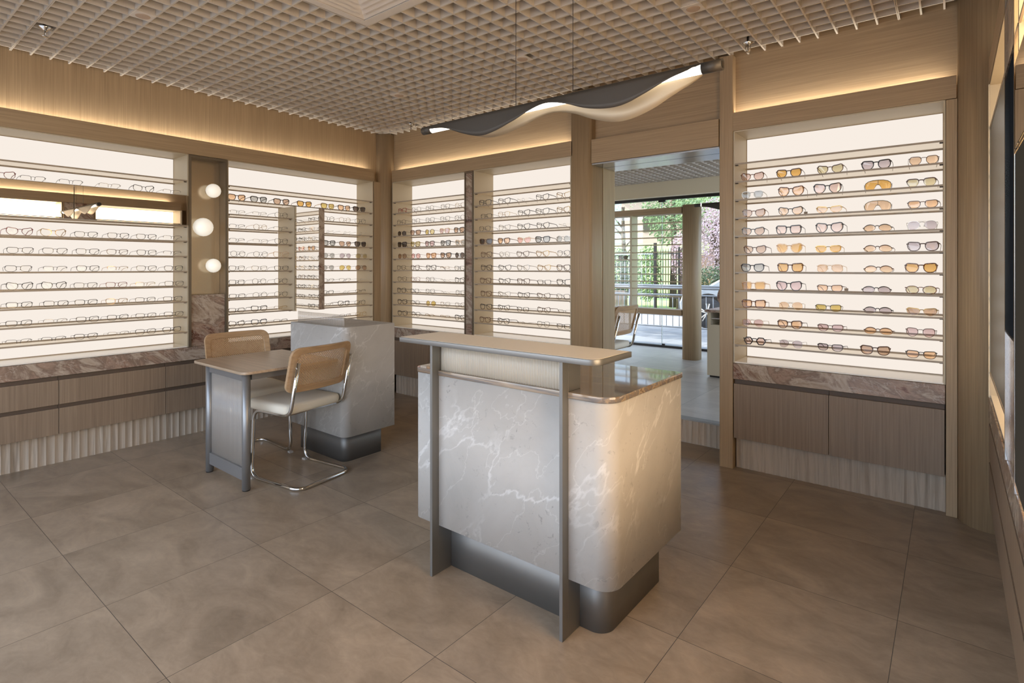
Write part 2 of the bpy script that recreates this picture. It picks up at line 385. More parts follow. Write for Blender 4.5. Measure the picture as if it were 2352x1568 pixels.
# ================================================================ room shell
CZ = 2.69
XL, YB, XR = -4.63, 3.70, .14
struct('floor', MB().box((-5.1, -1.4, -.1), (.5, 4.04, 0)), M_floor)
# walls: upper panels and the shell behind the display bays
struct('wall_left_upper', MB().box((-4.74, -1.3, 2.193), (-4.70, 3.75, CZ+.3)), M_oakv)
struct('wall_left', MB().box((-5.1, -1.3, 0), (-4.98, 4.0, CZ+.3)), M_oakv)
struct('wall_back_upper', MB().box((-4.74, 3.76, 2.193), (-2.27, 3.80, CZ+.3)), M_oakx)
struct('wall_back_right_upper', MB().box((-1.20, 3.76, 2.197), (.12, 3.80, CZ+.3)), M_oakx)
struct('wall_back', MB().box((-5.0, 3.99, 0), (-2.27, 4.03, CZ+.3)), M_oakx)
struct('wall_back_right', MB().box((-1.19, 3.99, 0), (.5, 4.03, CZ+.3)), M_oakx)
struct('wall_over_door', MB().box((-2.27, 3.77, 2.20), (-1.20, 3.81, CZ+.3)), M_oakx)
struct('wall_right_upper', MB().box((.20, -1.3, 2.193), (.24, 3.60, CZ+.3)), M_oaky)
struct('wall_right', MB().box((.45, -1.3, 0), (.55, 3.98, CZ+.3)), M_oaky)
struct('wall_front', MB().box((-5.1, -1.42, 2.55), (.5, -1.34, CZ+.3)), M_plaster)
struct('window_1', MB().box((-4.95, -1.39, .0), (-4.88, -1.35, 2.55)).box((-2.5, -1.39, .0), (-2.44, -1.35, 2.55)).box((.3, -1.39, 0), (.36, -1.35, 2.55)).box((-4.88, -1.39, 0), (.3, -1.35, .06)), M_black)
# fascias
struct('trim_1', MB().box((XL-.025, -1.3, 2.187), (XL, 3.545, 2.305)), M_oaky, .001)
struct('trim_2', MB().box((-4.54, YB, 2.187), (-2.34, YB+.025, 2.305)), M_oakx, .001)
struct('trim_3', MB().box((-1.113, YB, 2.193), (.02, YB+.025, 2.312)), M_oakx, .001)
struct('trim_4', MB().box((XR, -1.3, 2.187), (XR+.025, 3.50, 2.305)), M_oaky, .001)
# doorway piers, jambs and beam
struct('trim_5', MB().prism(rrect(-2.35, YB, -2.172, 3.88, .03, 6, (.002, .03, .002, .002)), 0, CZ, True).box((-2.352, 3.89, .0), (-2.172, 4.086, 2.11)), M_oakv)
struct('trim_6', MB().prism(rrect(-1.20, YB, -1.113, 4.086, .008, 3, (.008, .002, .002, .002)), 0, CZ), M_oakv)
struct('trim_7', MB().box((-2.168, YB, 2.108), (-1.204, 3.89, 2.289)), M_oakx, .002)
struct('trim_8', MB().box((-2.168, YB+.012, 2.096), (-1.204, 3.882, 2.106)).box((-2.168, 3.892, 2.096), (-1.204, 4.086, 2.106)), plain('soffit_steel', srgb(196, 198, 202), .22, .9))
struct('trim_13', MB().box((-2.168, 3.895, 2.108), (-1.204, 4.086, CZ+.2)), M_oakx)
struct('trim_9', MB().box((-.024, YB, 0), (.0235, 3.98, 2.19)), M_oakv, .002)
# corner pillar (round) and half-round column at the right
struct('trim_10', MB().lathe([(.10, 0), (.10, CZ)], (-4.672, 3.722, 0), 40).box((-4.66, 3.545, 0), (-4.632, 3.70, 2.186)), M_oakv)
struct('trim_11', MB().lathe([(.135, 0), (.135, CZ+.1)], (.158, 3.722, 0), 48), M_oakv)

# ceiling: open-cell grid in 600 mm modules, sheet above
GX, GY = -4.43, .76
mb = MB()
zt, zb, th = CZ+.058, CZ, .0050
def plates_free(x, y): return False
x0c, x1c, y0c, y1c = -4.70, .20, -1.34, 3.76
DX0, DX1, DY0, DY1 = -2.63, -2.03, 1.36, 1.96
k = 0
x = GX-.1*3
while x < x1c:
    kk = round((x-GX)/.1); seam = kk % 6 == 0
    segs = [(y0c, y1c)]
    if DX0-.02 < x < DX1+.02 and not (abs(x-DX0) < .01 or abs(x-DX1) < .01): segs = [(y0c, DY0), (DY1, y1c)]
    for a, b in segs:
        if x < x0c+.01: continue
        if seam: mb.box((x-.0055, a, zb), (x-.0008, b, zt)); mb.box((x+.0008, a, zb), (x+.0055, b, zt))
        else: mb.box((x-th, a, zb), (x+th-.001, b, zt))
    x += .1
y = GY-.1*20
while y < y1c:
    kk = round((y-GY)/.1); seam = kk % 6 == 0
    if y > y0c+.01:
        segs = [(x0c, x1c)]
        if DY0-.02 < y < DY1+.02 and not (abs(y-DY0) < .01 or abs(y-DY1) < .01): segs = [(x0c, DX0), (DX1, x1c)]
        for a, b in segs:
            if seam: mb.box((a, y-.0055, zb+.0006), (b, y-.0008, zt)); mb.box((a, y+.0008, zb+.0006), (b, y+.0055, zt))
            else: mb.box((a, y-th, zb+.0006), (b, y+th-.001, zt))
    y += .1
struct('ceiling', mb, M_grid)
struct('ceiling_slab', MB().box((-5.1, -1.42, CZ+.16), (.55, 4.1, CZ+.3)), M_plenum)
# air diffuser
t = thing('air_diffuser', 'white square ceiling air diffuser with stepped concentric louvres', 'vent', (-2.33, 1.66, CZ))
def sqring(mb, h0, h1, z0, z1, tk=.004):
    # square ring sloping from half-size h0 at z0 to h1 at z1
    q0 = [(-h0, -h0, z0), (h0, -h0, z0), (h0, h0, z0), (-h0, h0, z0)]; q1 = [(-h1, -h1, z1), (h1, -h1, z1), (h1, h1, z1), (-h1, h1, z1)]
    up = [(a, b, c+tk) for a, b, c in q0+q1]
    fs = []
    for i in range(4): fs.append((i, (i+1) % 4, 4+(i+1) % 4, 4+i))
    n = 8; fs += [tuple(x+n for x in reversed(f)) for f in list(fs)]
    for i in range(4): fs.append((i, i+n, (i+1) % 4+n, (i+1) % 4)); fs.append((4+i, 4+(i+1) % 4, 4+(i+1) % 4+n, 4+i+n))
    mb.add(q0+q1+up, fs)
m1 = MB(); sqring(m1, .297, .245, .0, .0)
m1.build('rim', M_white, t)
for i in range(5):
    m2 = MB(); h = .240-.042*i; sqring(m2, h, h-.048, .002, .022); m2.build('louvre', M_white, t)
MB().box((-.297, -.297, .036), (.297, .297, .044)).build('back_plate', M_white, t)
# ceiling speakers and sprinklers
for i, (sx, sy, w) in enumerate(((-3.48, 1.11, 'above the desk chair at far left'), (-2.23, 2.91, 'behind the pendant cables'), (-3.48, 2.91, 'nearest the corner pillar'), (-1.08, 2.91, 'above the right end of the pendant lamp'))):
    t = thing('ceiling_speaker', 'small square ceiling speaker plate '+w, 'speaker', (sx, sy, CZ), 0, 'ceiling speaker plates')
    MB().box((-.05, -.05, -.002), (.05, .05, .004)).build('plate', M_white, t)
    MB().lathe([(.034, -.004), (.036, -.002)], (0, 0, 0), 28).build('grille', plain('speaker_grille', srgb(196, 172, 150), .8), t)
def sprinkler(x, y, where):
    t = thing('sprinkler', 'chrome fire sprinkler head in the grid ceiling '+where, 'sprinkler', (x, y, CZ), 0, 'sprinkler heads')
    MB().lathe([(.010, .055), (.011, .0), (.034, -.002), (.036, -.006), (.012, -.016), (.012, -.022)], (0, 0, 0), 20).build('cup', M_chrome, t)
    m = MB()
    for s in (-1, 1): m.tube([(s*.011, 0, -.02), (s*.016, 0, -.034), (s*.011, 0, -.048), (0, 0, -.054)], .0022, 6)
    m.build('arms', M_chrome, t)
    MB().lathe([(.004, -.05), (.017, -.054), (.018, -.056), (.005, -.058)], (0, 0, 0), 16).build('deflector', M_chrome, t)
    MB().tube([(0, 0, -.02), (0, 0, -.05)], .003, 6).build('bulb', M_bronze, t)
sprinkler(-4.08, .81, 'at far left'); sprinkler(-4.08, 3.56, 'by the corner pillar'); sprinkler(-.98, 3.56, 'above the doorway pier')

# ================================================================ walls of display bays
class Wall:
    def __init__(s, kind): s.k = kind
    def p(s, u, w, z):
        return {'L': (XL-w, u, z), 'B': (u, YB+w, z), 'R': (XR+w, u, z)}[s.k]
    def box(s, mb, u0, w0, z0, u1, w1, z1): return mb.box(s.p(u0, w0, z0), s.p(u1, w1, z1))
    def rz(s): return {'L': PI/2, 'B': 0, 'R': -PI/2}[s.k]
WL, WB, WR = Wall('L'), Wall('B'), Wall('R')
SZ = [1.981-.1172*k for k in range(11)]
DEP = .262
ZM = .687
def shelf(wall, u0, u1, z, label, group):
    c = wall.p((u0+u1)/2, .12, z); t = thing('display_shelf', label, 'shelf', c, 0, group)
    inv = Matrix.Translation(Vector(c)).inverted()
    def part(name, a, mat):
        m = MB(); wall.box(m, *a); m.v = [tuple(inv @ Vector(v)) for v in m.v]; return m.build(name, mat, t)
    part('acrylic_panel', (u0+.001, .008, z-.007, u1-.001, DEP-.012, z), M_shelf)
    part('front_rail', (u0+.001, .002, z-.009, u1-.001, .0075, z+.001), M_rail)
    part('back_rail', (u0+.001, DEP-.0115, z-.010, u1-.001, DEP-.004, z+.001), M_rail)
    for uu in (u0+.001, u1-.017): part('bracket', (uu, .018, z-.0135, uu+.016, .032, z-.0075), M_bracket)
    return t
def bay(wall, u0, u1, label, zt=2.185, panel=None):
    c = wall.p((u0+u1)/2, DEP, ZM); t = thing('display_bay', label, 'display case', c)
    off = Vector(c)
    def part(name, a, mat):
        m = MB(); wall.box(m, *a); m.v = [tuple(Vector(v)-off) for v in m.v]; return m.build(name, mat, t)
    part('light_panel', (u0+.006, DEP, ZM+.016, u1-.006, DEP+.01, zt-.012), panel or M_panel)
    part('side_panel', (u0-.008, .003, ZM+.002, u0, DEP+.012, zt), M_side)
    part('side_panel', (u1, .003, ZM+.002, u1+.008, DEP+.012, zt), M_side)
    part('top_panel', (u0, .003, zt-.006, u1, DEP+.012, zt+.001), M_side)
    part('floor_panel', (u0, .006, ZM+.002, u1, DEP+.012, ZM+.010), M_sill)
    part('back_trim', (u0, DEP-.003, ZM+.010, u1, DEP+.011, ZM+.0155), M_rail)
    return t
def base(wall, u0, u1, splits, label, rows, zb=.203, ztop=.565):
    """cabinet run: carcass and drawer or door fronts; returns nothing"""
    for i in range(len(splits)-1):
        a, b = splits[i], splits[i+1]
        if isinstance(label, (list, tuple)): lab = label[i]
        else: lab = label
        c = wall.p((a+b)/2, .1, zb); t = thing('base_cabinet', lab, 'cabinet', c, 0, 'base cabinets under the displays')
        off = Vector(c)
        def part(name, q, mat, bev=0):
            m = MB(); wall.box(m, *q); m.v = [tuple(Vector(v)-off) for v in m.v]; return m.build(name, mat, t, bev)
        part('carcass', (a+.001, .022, zb+.002, b-.001, .28, .5835), plain('groove_oak', srgb(96, 80, 66), .6))
        for (z0, z1) in rows: part('drawer' if len(rows) > 1 else 'door', (a+.0015, .0, z0, b-.0015, .021, z1), M_cab, .0008)
def plinth(name, wall, u0, u1, z1=.2, w=.05):
    P = .0445; n = max(1, round((u1-u0)/P)); P = (u1-u0)/n; m = MB(); pts = []
    for i in range(n):
        for k in range(7):
            t_ = k/6
            if k == 6 and i < n-1: continue
            pts.append((u0+P*(i+t_), w+.0050*math.sin(PI*t_)))
    poly = [wall.p(u, ww, 0)[:2] for u, ww in pts]+[wall.p(u1, w+.2, 0)[:2], wall.p(u0, w+.2, 0)[:2]]
    m.prism(poly, 0, z1); return struct(name, m, M_trav)

# ---- left wall
LV0, LV1 = 1.787, 2.080          # vanity frame
bay(WL, -1.2, 1.779, 'large backlit eyewear display bay at far left of the photo')
bay(WL, 2.090, 3.528, 'backlit eyewear display bay between the vanity mirror and the corner pillar')
struct('baseboard_left', MB(), M_trav) if False else plinth('baseboard_left', WL, -1.2, 3.56)
t = tag(MB().prism([WL.p(u, w, 0)[:2] for u, w in ((-1.25, -.002), (3.545, -.002), (3.545, .34), (-1.25, .34))], .588, ZM).build('marble_ledge', M_marble, None, .002),
        'brown and grey breccia marble ledge running along the left wall', 'ledge')
base(WL, -1.2, 3.56, [-1.2, .35, .991, 1.628, 2.27, 2.91, 3.54],
     ['grey oak drawer cabinet nearest the camera on the left wall', 'grey oak drawer cabinet cut by the left photo edge', 'wide grey oak drawer cabinet at left, between two visible seams',
      'grey oak drawer cabinet just left of the desk legs', 'grey oak drawer cabinet behind the desk chairs', 'grey oak drawer cabinet beside the corner pillar'],
     [(.203, .374), (.400, .560)])
for k, z in enumerate(SZ):
    if k not in (2,): shelf(WL, -1.2, 1.779, z, 'translucent shelf, %s down in the far left display bay' % ORD[k], 'shelves of the far left bay')
    if 2 <= k <= 9:
        shelf(WL, 2.090, 2.648, z, 'translucent shelf left of the tall mirror, %s down by the corner' % ORD[k], 'shelves left of the tall mirror')
        shelf(WL, 2.952, 3.528, z, 'translucent shelf right of the tall mirror, %s down by the corner' % ORD[k], 'shelves right of the tall mirror')
    else: shelf(WL, 2.090, 3.528, z, 'full-width translucent shelf, %s down in bay left of corner pillar' % ORD[k], 'long shelves left of the corner pillar')
def wbox(wall, t, name, a, mat, bev=0):
    off = Vector(t.location); m = MB(); wall.box(m, *a); m.v = [tuple(Vector(v)-off) for v in m.v]; return m.build(name, mat, t, bev)
# mirrors standing in the bays
for i, (a, b, lab) in enumerate(((-.9, 1.0655, 'low wide mirror at far left edge of the upper shelves'), (1.0685, 1.776, 'low wide mirror reflecting the wavy pendant lamp'))):
    t = thing('shelf_mirror', lab, 'mirror', WL.p((a+b)/2, .0, 1.635), 0, 'low mirrors in the left bay')
    wbox(WL, t, 'backing', (a, -.020, 1.634, b, .09, 1.850), M_bronze); wbox(WL, t, 'mirror_glass', (a+.001, -.025, 1.634, b-.001, -.0205, 1.858), M_mirror)
t = thing('tall_mirror', 'tall narrow mirror standing among the shelves left of the corner', 'mirror', WL.p(2.8, .0, .915))
wbox(WL, t, 'side_panel', (2.650, -.028, .914, 2.657, .25, 1.852), M_side)
wbox(WL, t, 'side_panel', (2.943, -.028, .914, 2.950, .25, 1.852), M_side)
wbox(WL, t, 'back_board', (2.658, .02, .918, 2.942, .04, 1.85), M_bronze)
wbox(WL, t, 'mirror_glass', (2.658, -.034, .914, 2.892, -.029, 1.852), M_mirror)
wbox(WL, t, 'marble_edge', (2.893, -.036, .914, 2.949, -.029, 1.862), M_marble)
# vanity with globe lamps
def vanity(wall, u0, u1, label, md, ztop=2.183, frame=M_bronze):
    t = thing('vanity_panel', label, 'vanity', wall.p((u0+u1)/2, .0, ZM+.001))
    m = 'frame_side'
    wbox(wall, t, m, (u0, -.006, ZM+.001, u0+.018, .13, ztop), frame); wbox(wall, t, m, (u1-.018, -.006, ZM+.001, u1, .13, ztop), frame)
    wbox(wall, t, 'frame_top', (u0+.018, -.006, ztop-.018, u1-.018, .13, ztop), frame)
    wbox(wall, t, 'mirror_glass', (u0+.019, .10, 1.092, u1-.019, .106, ztop-.019), md)
    wbox(wall, t, 'marble_panel', (u0+.019, .008, ZM+.001, u1-.019, .10, 1.09), M_marble)
    return t
vanity(WL, LV0, LV1, 'bronze framed vanity panel with three globe lamps and marble base', M_mirrorb)
for (z, r, w, u, lab) in ((1.925, .056, .035, 1.985, 'upper small opal globe lamp on the bronze vanity panel'), (1.627, .073, .028, 1.905, 'large middle opal globe lamp on the bronze vanity panel'), (1.321, .056, .035, 1.985, 'lower small opal globe lamp on the bronze vanity panel')):
    t = thing('globe_lamp', lab, 'lamp', WL.p(u, .098, z), 0, 'opal globe lamps')
    MB().lathe([(.030, 0), (.030, .012)], (0, 0, 0), 20, 'x').build('mount', M_bronze, t)
    MB().sphere((.098-w, 0, 0), r).build('globe', M_opal, t)

# ---- back wall, two bays
bay(WB, -4.530, -3.512, 'backlit eyewear display bay just right of the corner pillar')
bay(WB, -3.388, -2.361, 'backlit eyewear display bay just left of the doorway')
bay(WB, -1.102, -.034, 'tall backlit sunglasses display bay right of the doorway', 2.191)
plinth('baseboard_back', WB, -4.53, -2.353); plinth('baseboard_back_right', WB, -1.105, -.026)
tag(MB().box((-4.55, YB-.002, .588), (-2.355, YB+.28, ZM)).build('marble_ledge', M_marble, None, .002), 'breccia marble ledge under the bays left of the doorway', 'ledge')
tag(MB().box((-1.110, YB-.002, .585), (-.027, YB+.28, ZM)).build('marble_ledge', M_marble, None, .002), 'breccia marble ledge under the sunglasses bay right of doorway', 'ledge')
base(WB, 0, 0, [-4.53, -3.98, -3.44, -2.9, -2.355], ['grey oak base cabinet by the corner pillar behind the podium', 'grey oak base cabinet under the marble divider, left part', 'grey oak base cabinet under the marble divider, right part', 'grey oak base cabinet beside the left doorway pier'], [(.203, .555)])
base(WB, 0, 0, [-1.108, -.567, -.028], ['left dark grey oak cabinet below the sunglasses bay', 'right dark grey oak cabinet below the sunglasses bay'], [(.203, .555)])
t = thing('marble_divider', 'slim breccia marble divider in a bronze frame between two bays', 'divider', (-3.45, YB, ZM+.001))
wbox(WB, t, 'frame_side', (-3.502, -.006, ZM+.001, -3.492, .27, 2.183), M_bronze); wbox(WB, t, 'frame_side', (-3.408, -.006, ZM+.001, -3.398, .27, 2.183), M_bronze)
wbox(WB, t, 'frame_top', (-3.492, -.006, 2.168, -3.408, .27, 2.183), M_bronze); wbox(WB, t, 'marble_panel', (-3.491, .002, ZM+.001, -3.409, .27, 2.167), M_marble)
for k, z in enumerate(SZ):
    shelf(WB, -4.530, -3.512, z, 'translucent shelf, %s down in the bay right of the corner pillar' % ORD[k], 'shelves right of the corner pillar')
    shelf(WB, -3.388, -2.361, z, 'translucent shelf, %s down in the bay left of the doorway' % ORD[k], 'shelves left of the doorway')
    shelf(WB, -1.102, -.034, z, 'translucent shelf, %s down in the sunglasses bay right of doorway' % ORD[k], 'shelves right of the doorway')

# ---- right wall (seen edge-on and in the mirrors)
bay(WR, 2.41, 3.49, 'backlit display bay on the right wall seen edge-on', panel=M_panelm)
bay(WR, .92, 2.03, 'backlit display bay behind the tinted screen on the right wall', panel=M_panelr)
bay(WR, -1.2, .90, 'backlit display bay on the right wall beside the camera')
plinth('baseboard_right', WR, -1.2, 3.50)
tag(MB().box((XR-.002, -1.25, .588), (XR+.30, 3.52, ZM)).build('marble_ledge', M_marble, None, .002), 'breccia marble ledge at the right edge of the photo', 'ledge')
base(WR, 0, 0, [-1.2, .4, 1.0, 1.65, 2.75, 3.50], ['drawer cabinet on the right wall beside the camera', 'drawer cabinet on the right wall just outside the photo', 'drawer cabinet at lower right corner of the photo', 'long drawer cabinet along the right edge of the photo', 'drawer cabinet against the half-round column at right'], [(.203, .374), (.400, .560)])
for k, z in enumerate(SZ):
    shelf(WR, 2.41, 3.49, z, 'shelf edge-on at right, %s down in the farther right wall bay' % ORD[k], 'shelves of the farther right wall bay')
    shelf(WR, .92, 2.03, z, 'shelf edge-on at right, %s down in the nearer right wall bay' % ORD[k], 'shelves of the nearer right wall bay')
    if k % 2 == 0: shelf(WR, -1.2, .90, z, 'shelf beside the camera, %s down in the rear right wall bay' % ORD[k], 'shelves beside the camera')
t = thing('vanity_panel', 'steel edged vanity strip with marble at right edge of the photo', 'vanity', WR.p(2.22, 0, ZM+.001))
wbox(WR, t, 'frame_side', (2.385, -.006, ZM+.001, 2.402, .13, 2.183), M_chrome); wbox(WR, t, 'frame_side', (2.042, -.006, ZM+.001, 2.056, .13, 2.183), M_chrome)
wbox(WR, t, 'mirror_painted_dark', (2.057, .006, 1.092, 2.384, .03, 1.96), M_darkrefl); wbox(WR, t, 'marble_panel', (2.057, .002, ZM+.001, 2.384, .03, 1.09), M_marble)
wbox(WR, t, 'marble_panel', (2.057, .002, 1.965, 2.384, .03, 2.183), M_marble)
t = thing('wall_mirror', 'narrow mirror at the upper right edge of the photo', 'mirror', WR.p(1.8, 0, 1.64))
wbox(WR, t, 'backing', (1.55, -.003, 1.634, 2.035, .0015, 1.862), M_bronze); wbox(WR, t, 'mirror_glass', (1.55, -.006, 1.634, 2.035, -.0035, 1.862), M_mirror)
t = thing('tinted_screen', 'dark tinted glass screen at the right edge of the photo', 'screen', WR.p(1.9, 0, .72))
wbox(WR, t, 'glass', (1.78, -.004, .720, 2.036, .0015, 1.62), M_teal); wbox(WR, t, 'edge_strip', (2.0365, -.005, .720, 2.0405, .001, 1.62), M_chrome)
t = thing('glass_door_pane', 'tall glass door pane, painted opaque, in front of right wall shelves', 'mirror', WR.p(2.9, 0, .83))
wbox(WR, t, 'pane', (2.46, -.002, .83, 3.34, .0015, 1.935), M_pane); wbox(WR, t, 'edge_strip', (3.341, -.004, .83, 3.347, .0015, 1.935), M_side); wbox(WR, t, 'edge_strip', (2.46, -.004, 1.936, 3.347, .0015, 1.942), M_chrome)
struct('trim_12', MB().box((XR-.002, 3.492, ZM), (XR+.026, 3.512, 2.185)), M_sidel)

# ================================================================ eyewear
# style: a, b, n, lift, taper, rim_top, rim, gap, kind
ST = {'R': (.0260, .0175, 3.2, .002, .20, .0040, .0026, .017, 'full', 'rectangular'),
      'C': (.0260, .0200, 2.5, .0105, .30, .0050, .0030, .017, 'full', 'cat-eye'),
      'B': (.0275, .0240, 2.6, .0080, .26, .0060, .0040, .015, 'full', 'butterfly'),
      'O': (.0240, .0220, 2.0, .0, .0, .0030, .0026, .020, 'full', 'round'),
      'P': (.0245, .0215, 2.3, .0025, .18, .0034, .0024, .019, 'full', 'panto'),
      'W': (.0260, .0205, 3.0, .0040, .24, .0062, .0042, .017, 'full', 'square'),
      'Q': (.0265, .0215, 4.6, .0030, .14, .0064, .0046, .016, 'full', 'boxy'),
      'G': (.0240, .0190, 2.2, .0, .05, .0060, .0060, .016, 'full', 'hexagonal'),
      'V': (.0270, .0190, 2.2, .0, .0, .0040, .0036, .015, 'full', 'oval'),
      'H': (.0255, .0170, 2.8, .002, .14, .0024, .0, .018, 'half', 'half-rim'),
      'K': (.0250, .0195, 2.7, .002, .16, .0058, .0010, .018, 'full', 'browline'),
      'L': (.0245, .0165, 2.8, .001, .1, .0, .0, .018, 'none', 'rimless'),
      'A': (.0265, .0225, 2.3, .0015, .24, .0014, .0012, .018, 'avi', 'aviator'),
      'N': (.0265, .0205, 3.2, .001, .12, .0030, .0022, .018, 'avi', 'navigator'),
      'F': (.0275, .0175, 2.6, .006, .36, .0046, .0008, .014, 'full', 'flat-top'),
      'X': (.0285, .0165, 2.1, -.001, .05, .0050, .0014, .012, 'wrap', 'wraparound sport'),
      'S': (.060, .026, 2.6, 0, 0, .0036, .0020, 0, 'shield', 'shield')}
COL = {'k': ('black', (50, 42, 38)), 'b': ('brown', (104, 74, 56)), 't': ('tortoiseshell', (110, 66, 34)), 'g': ('gold', (176, 142, 88)),
       's': ('silver', (170, 165, 158)), 'c': ('clear', (214, 196, 172)), 'r': ('red', (140, 44, 40)), 'p': ('pink', (206, 150, 138)),
       'e': ('grey', (92, 84, 76)), 'n': ('navy', (48, 56, 78)), 'o': ('amber', (190, 120, 48)), 'l': ('olive', (104, 96, 60)), 'y': ('yellow', (170, 140, 40))}
LENS = {'_': ('clear', (.985, .97, .95)), 'a': ('amber', (.80, .48, .14)), 'r': ('rose', (.80, .62, .56)), 'v': ('violet-grey', (.60, .53, .56)),
        'd': ('dark', (.16, .12, .10)), 'y': ('gold', (.76, .60, .22)), 'o': ('orange', (.90, .60, .38)), 'g': ('grey', (.52, .52, .50)),
        'G': ('sage', (.74, .73, .60)), 't': ('tan', (.82, .60, .42)), 'm': ('mauve', (.74, .56, .56)), 'b': ('brown', (.62, .44, .32)), 'p': ('peach', (.95, .70, .52)), 'P': ('pink', (.90, .58, .54)), 'l': ('olive', (.70, .62, .40))}
for _k in 'RCBOPWQ':   # optical frames are slimmer than the sunglasses of the same shape
    _v = list(ST[_k]); _v[5] *= .72; _v[6] *= .72; _v[4] *= .7; ST[_k.lower()] = tuple(_v)
    if _k in 'WC': _v = list(ST[_k]); _v[4] *= .7; ST[_k] = tuple(_v)
def outline(st, side, N=30):
    a, b, n, lift, tp, rt, rs, gap, kind, _ = ST[st]; pts = []
    for i in range(N):
        th_ = 2*PI*i/N; c, s_ = math.cos(th_), math.sin(th_)
        ne = n if kind not in ('full', 'half', 'none') or st in 'OoGV' else (n+1.0 if s_ > 0 else max(2.0, n-.3))
        x = a*math.copysign(abs(c)**(2/ne), c); z = b*math.copysign(abs(s_)**(2/ne), s_)
        if st == 'G':
            th6 = 2*PI*round(i*6/N)/6; f = (i*6/N) % 1; k0 = int(i*6/N); p0 = (math.cos(2*PI*k0/6), math.sin(2*PI*k0/6)); p1 = (math.cos(2*PI*(k0+1)/6), math.sin(2*PI*(k0+1)/6))
            x = a*(p0[0]*(1-f)+p1[0]*f); z = b*1.12*(p0[1]*(1-f)+p1[1]*f)
        if z > 0: z += lift*max(0, x/a)*(z/b)
        else: x *= 1+tp*(z/b)*(1 if x < 0 or kind != 'avi' else .35)
        if kind == 'avi' and z < 0 : x += .004*(-z/b)
        if kind == 'wrap': z -= .0035*(x/a) if x > 0 else 0
        pts.append((x, z))
    cx = gap/2+a+(rs+rt)/2
    return [((cx+x)*side, z+b+rs+.0005) for x, z in pts]
def shield_outline():
    top = [(-.062, .026), (-.058, .040), (-.045, .049), (-.025, .0535), (0, .0545), (.025, .0535), (.045, .049), (.058, .040), (.062, .026)]
    bot = [(.060, .012), (.052, .003), (.036, .001), (.020, .004), (.012, .018), (.006, .027), (0, .029), (-.006, .027), (-.012, .018), (-.020, .004), (-.036, .001), (-.052, .003), (-.060, .012)]
    return top+bot
def curve_y(st, x):
    k = {'wrap': 4.6, 'shield': 5.2}.get(ST[st][8], 1.5); return k*x*x
def ring(mb, st, pts, rim_fn, thick=.0034, closed=True, skip=None):
    n = len(pts); cx = sum(p[0] for p in pts)/n; cz = sum(p[1] for p in pts)/n; o = []
    for i in range(n):
        p0, p1 = pts[i-1], pts[(i+1) % n]; tx, tz = p1[0]-p0[0], p1[1]-p0[1]; L = math.hypot(tx, tz) or 1
        nx, nz = tz/L, -tx/L
        if nx*(pts[i][0]-cx)+nz*(pts[i][1]-cz) < 0: nx, nz = -nx, -nz
        r = rim_fn(pts[i]); o.append((pts[i][0]+nx*r, pts[i][1]+nz*r))
    b = len(mb.v)
    for (q, yo) in ((pts, 0), (o, 0), (pts, thick), (o, thick)):
        for p in q: mb.v.append((p[0], curve_y(st, p[0])+yo, max(.0002, p[1])))
    for i in range(n):
        if skip and (skip(pts[i]) or skip(pts[(i+1) % n])): continue
        j = (i+1) % n
        for f in ((b+i, b+j, b+n+j, b+n+i), (b+2*n+i, b+3*n+i, b+3*n+j, b+2*n+j), (b+i, b+2*n+i, b+2*n+j, b+j), (b+n+i, b+n+j, b+3*n+j, b+3*n+i)):
            mb.f.append(f); mb.sm.append(False)
def bar(mb, pts, w, h):
    mb.tube(pts, h, 4, True, False, ry=w)
GM = {}
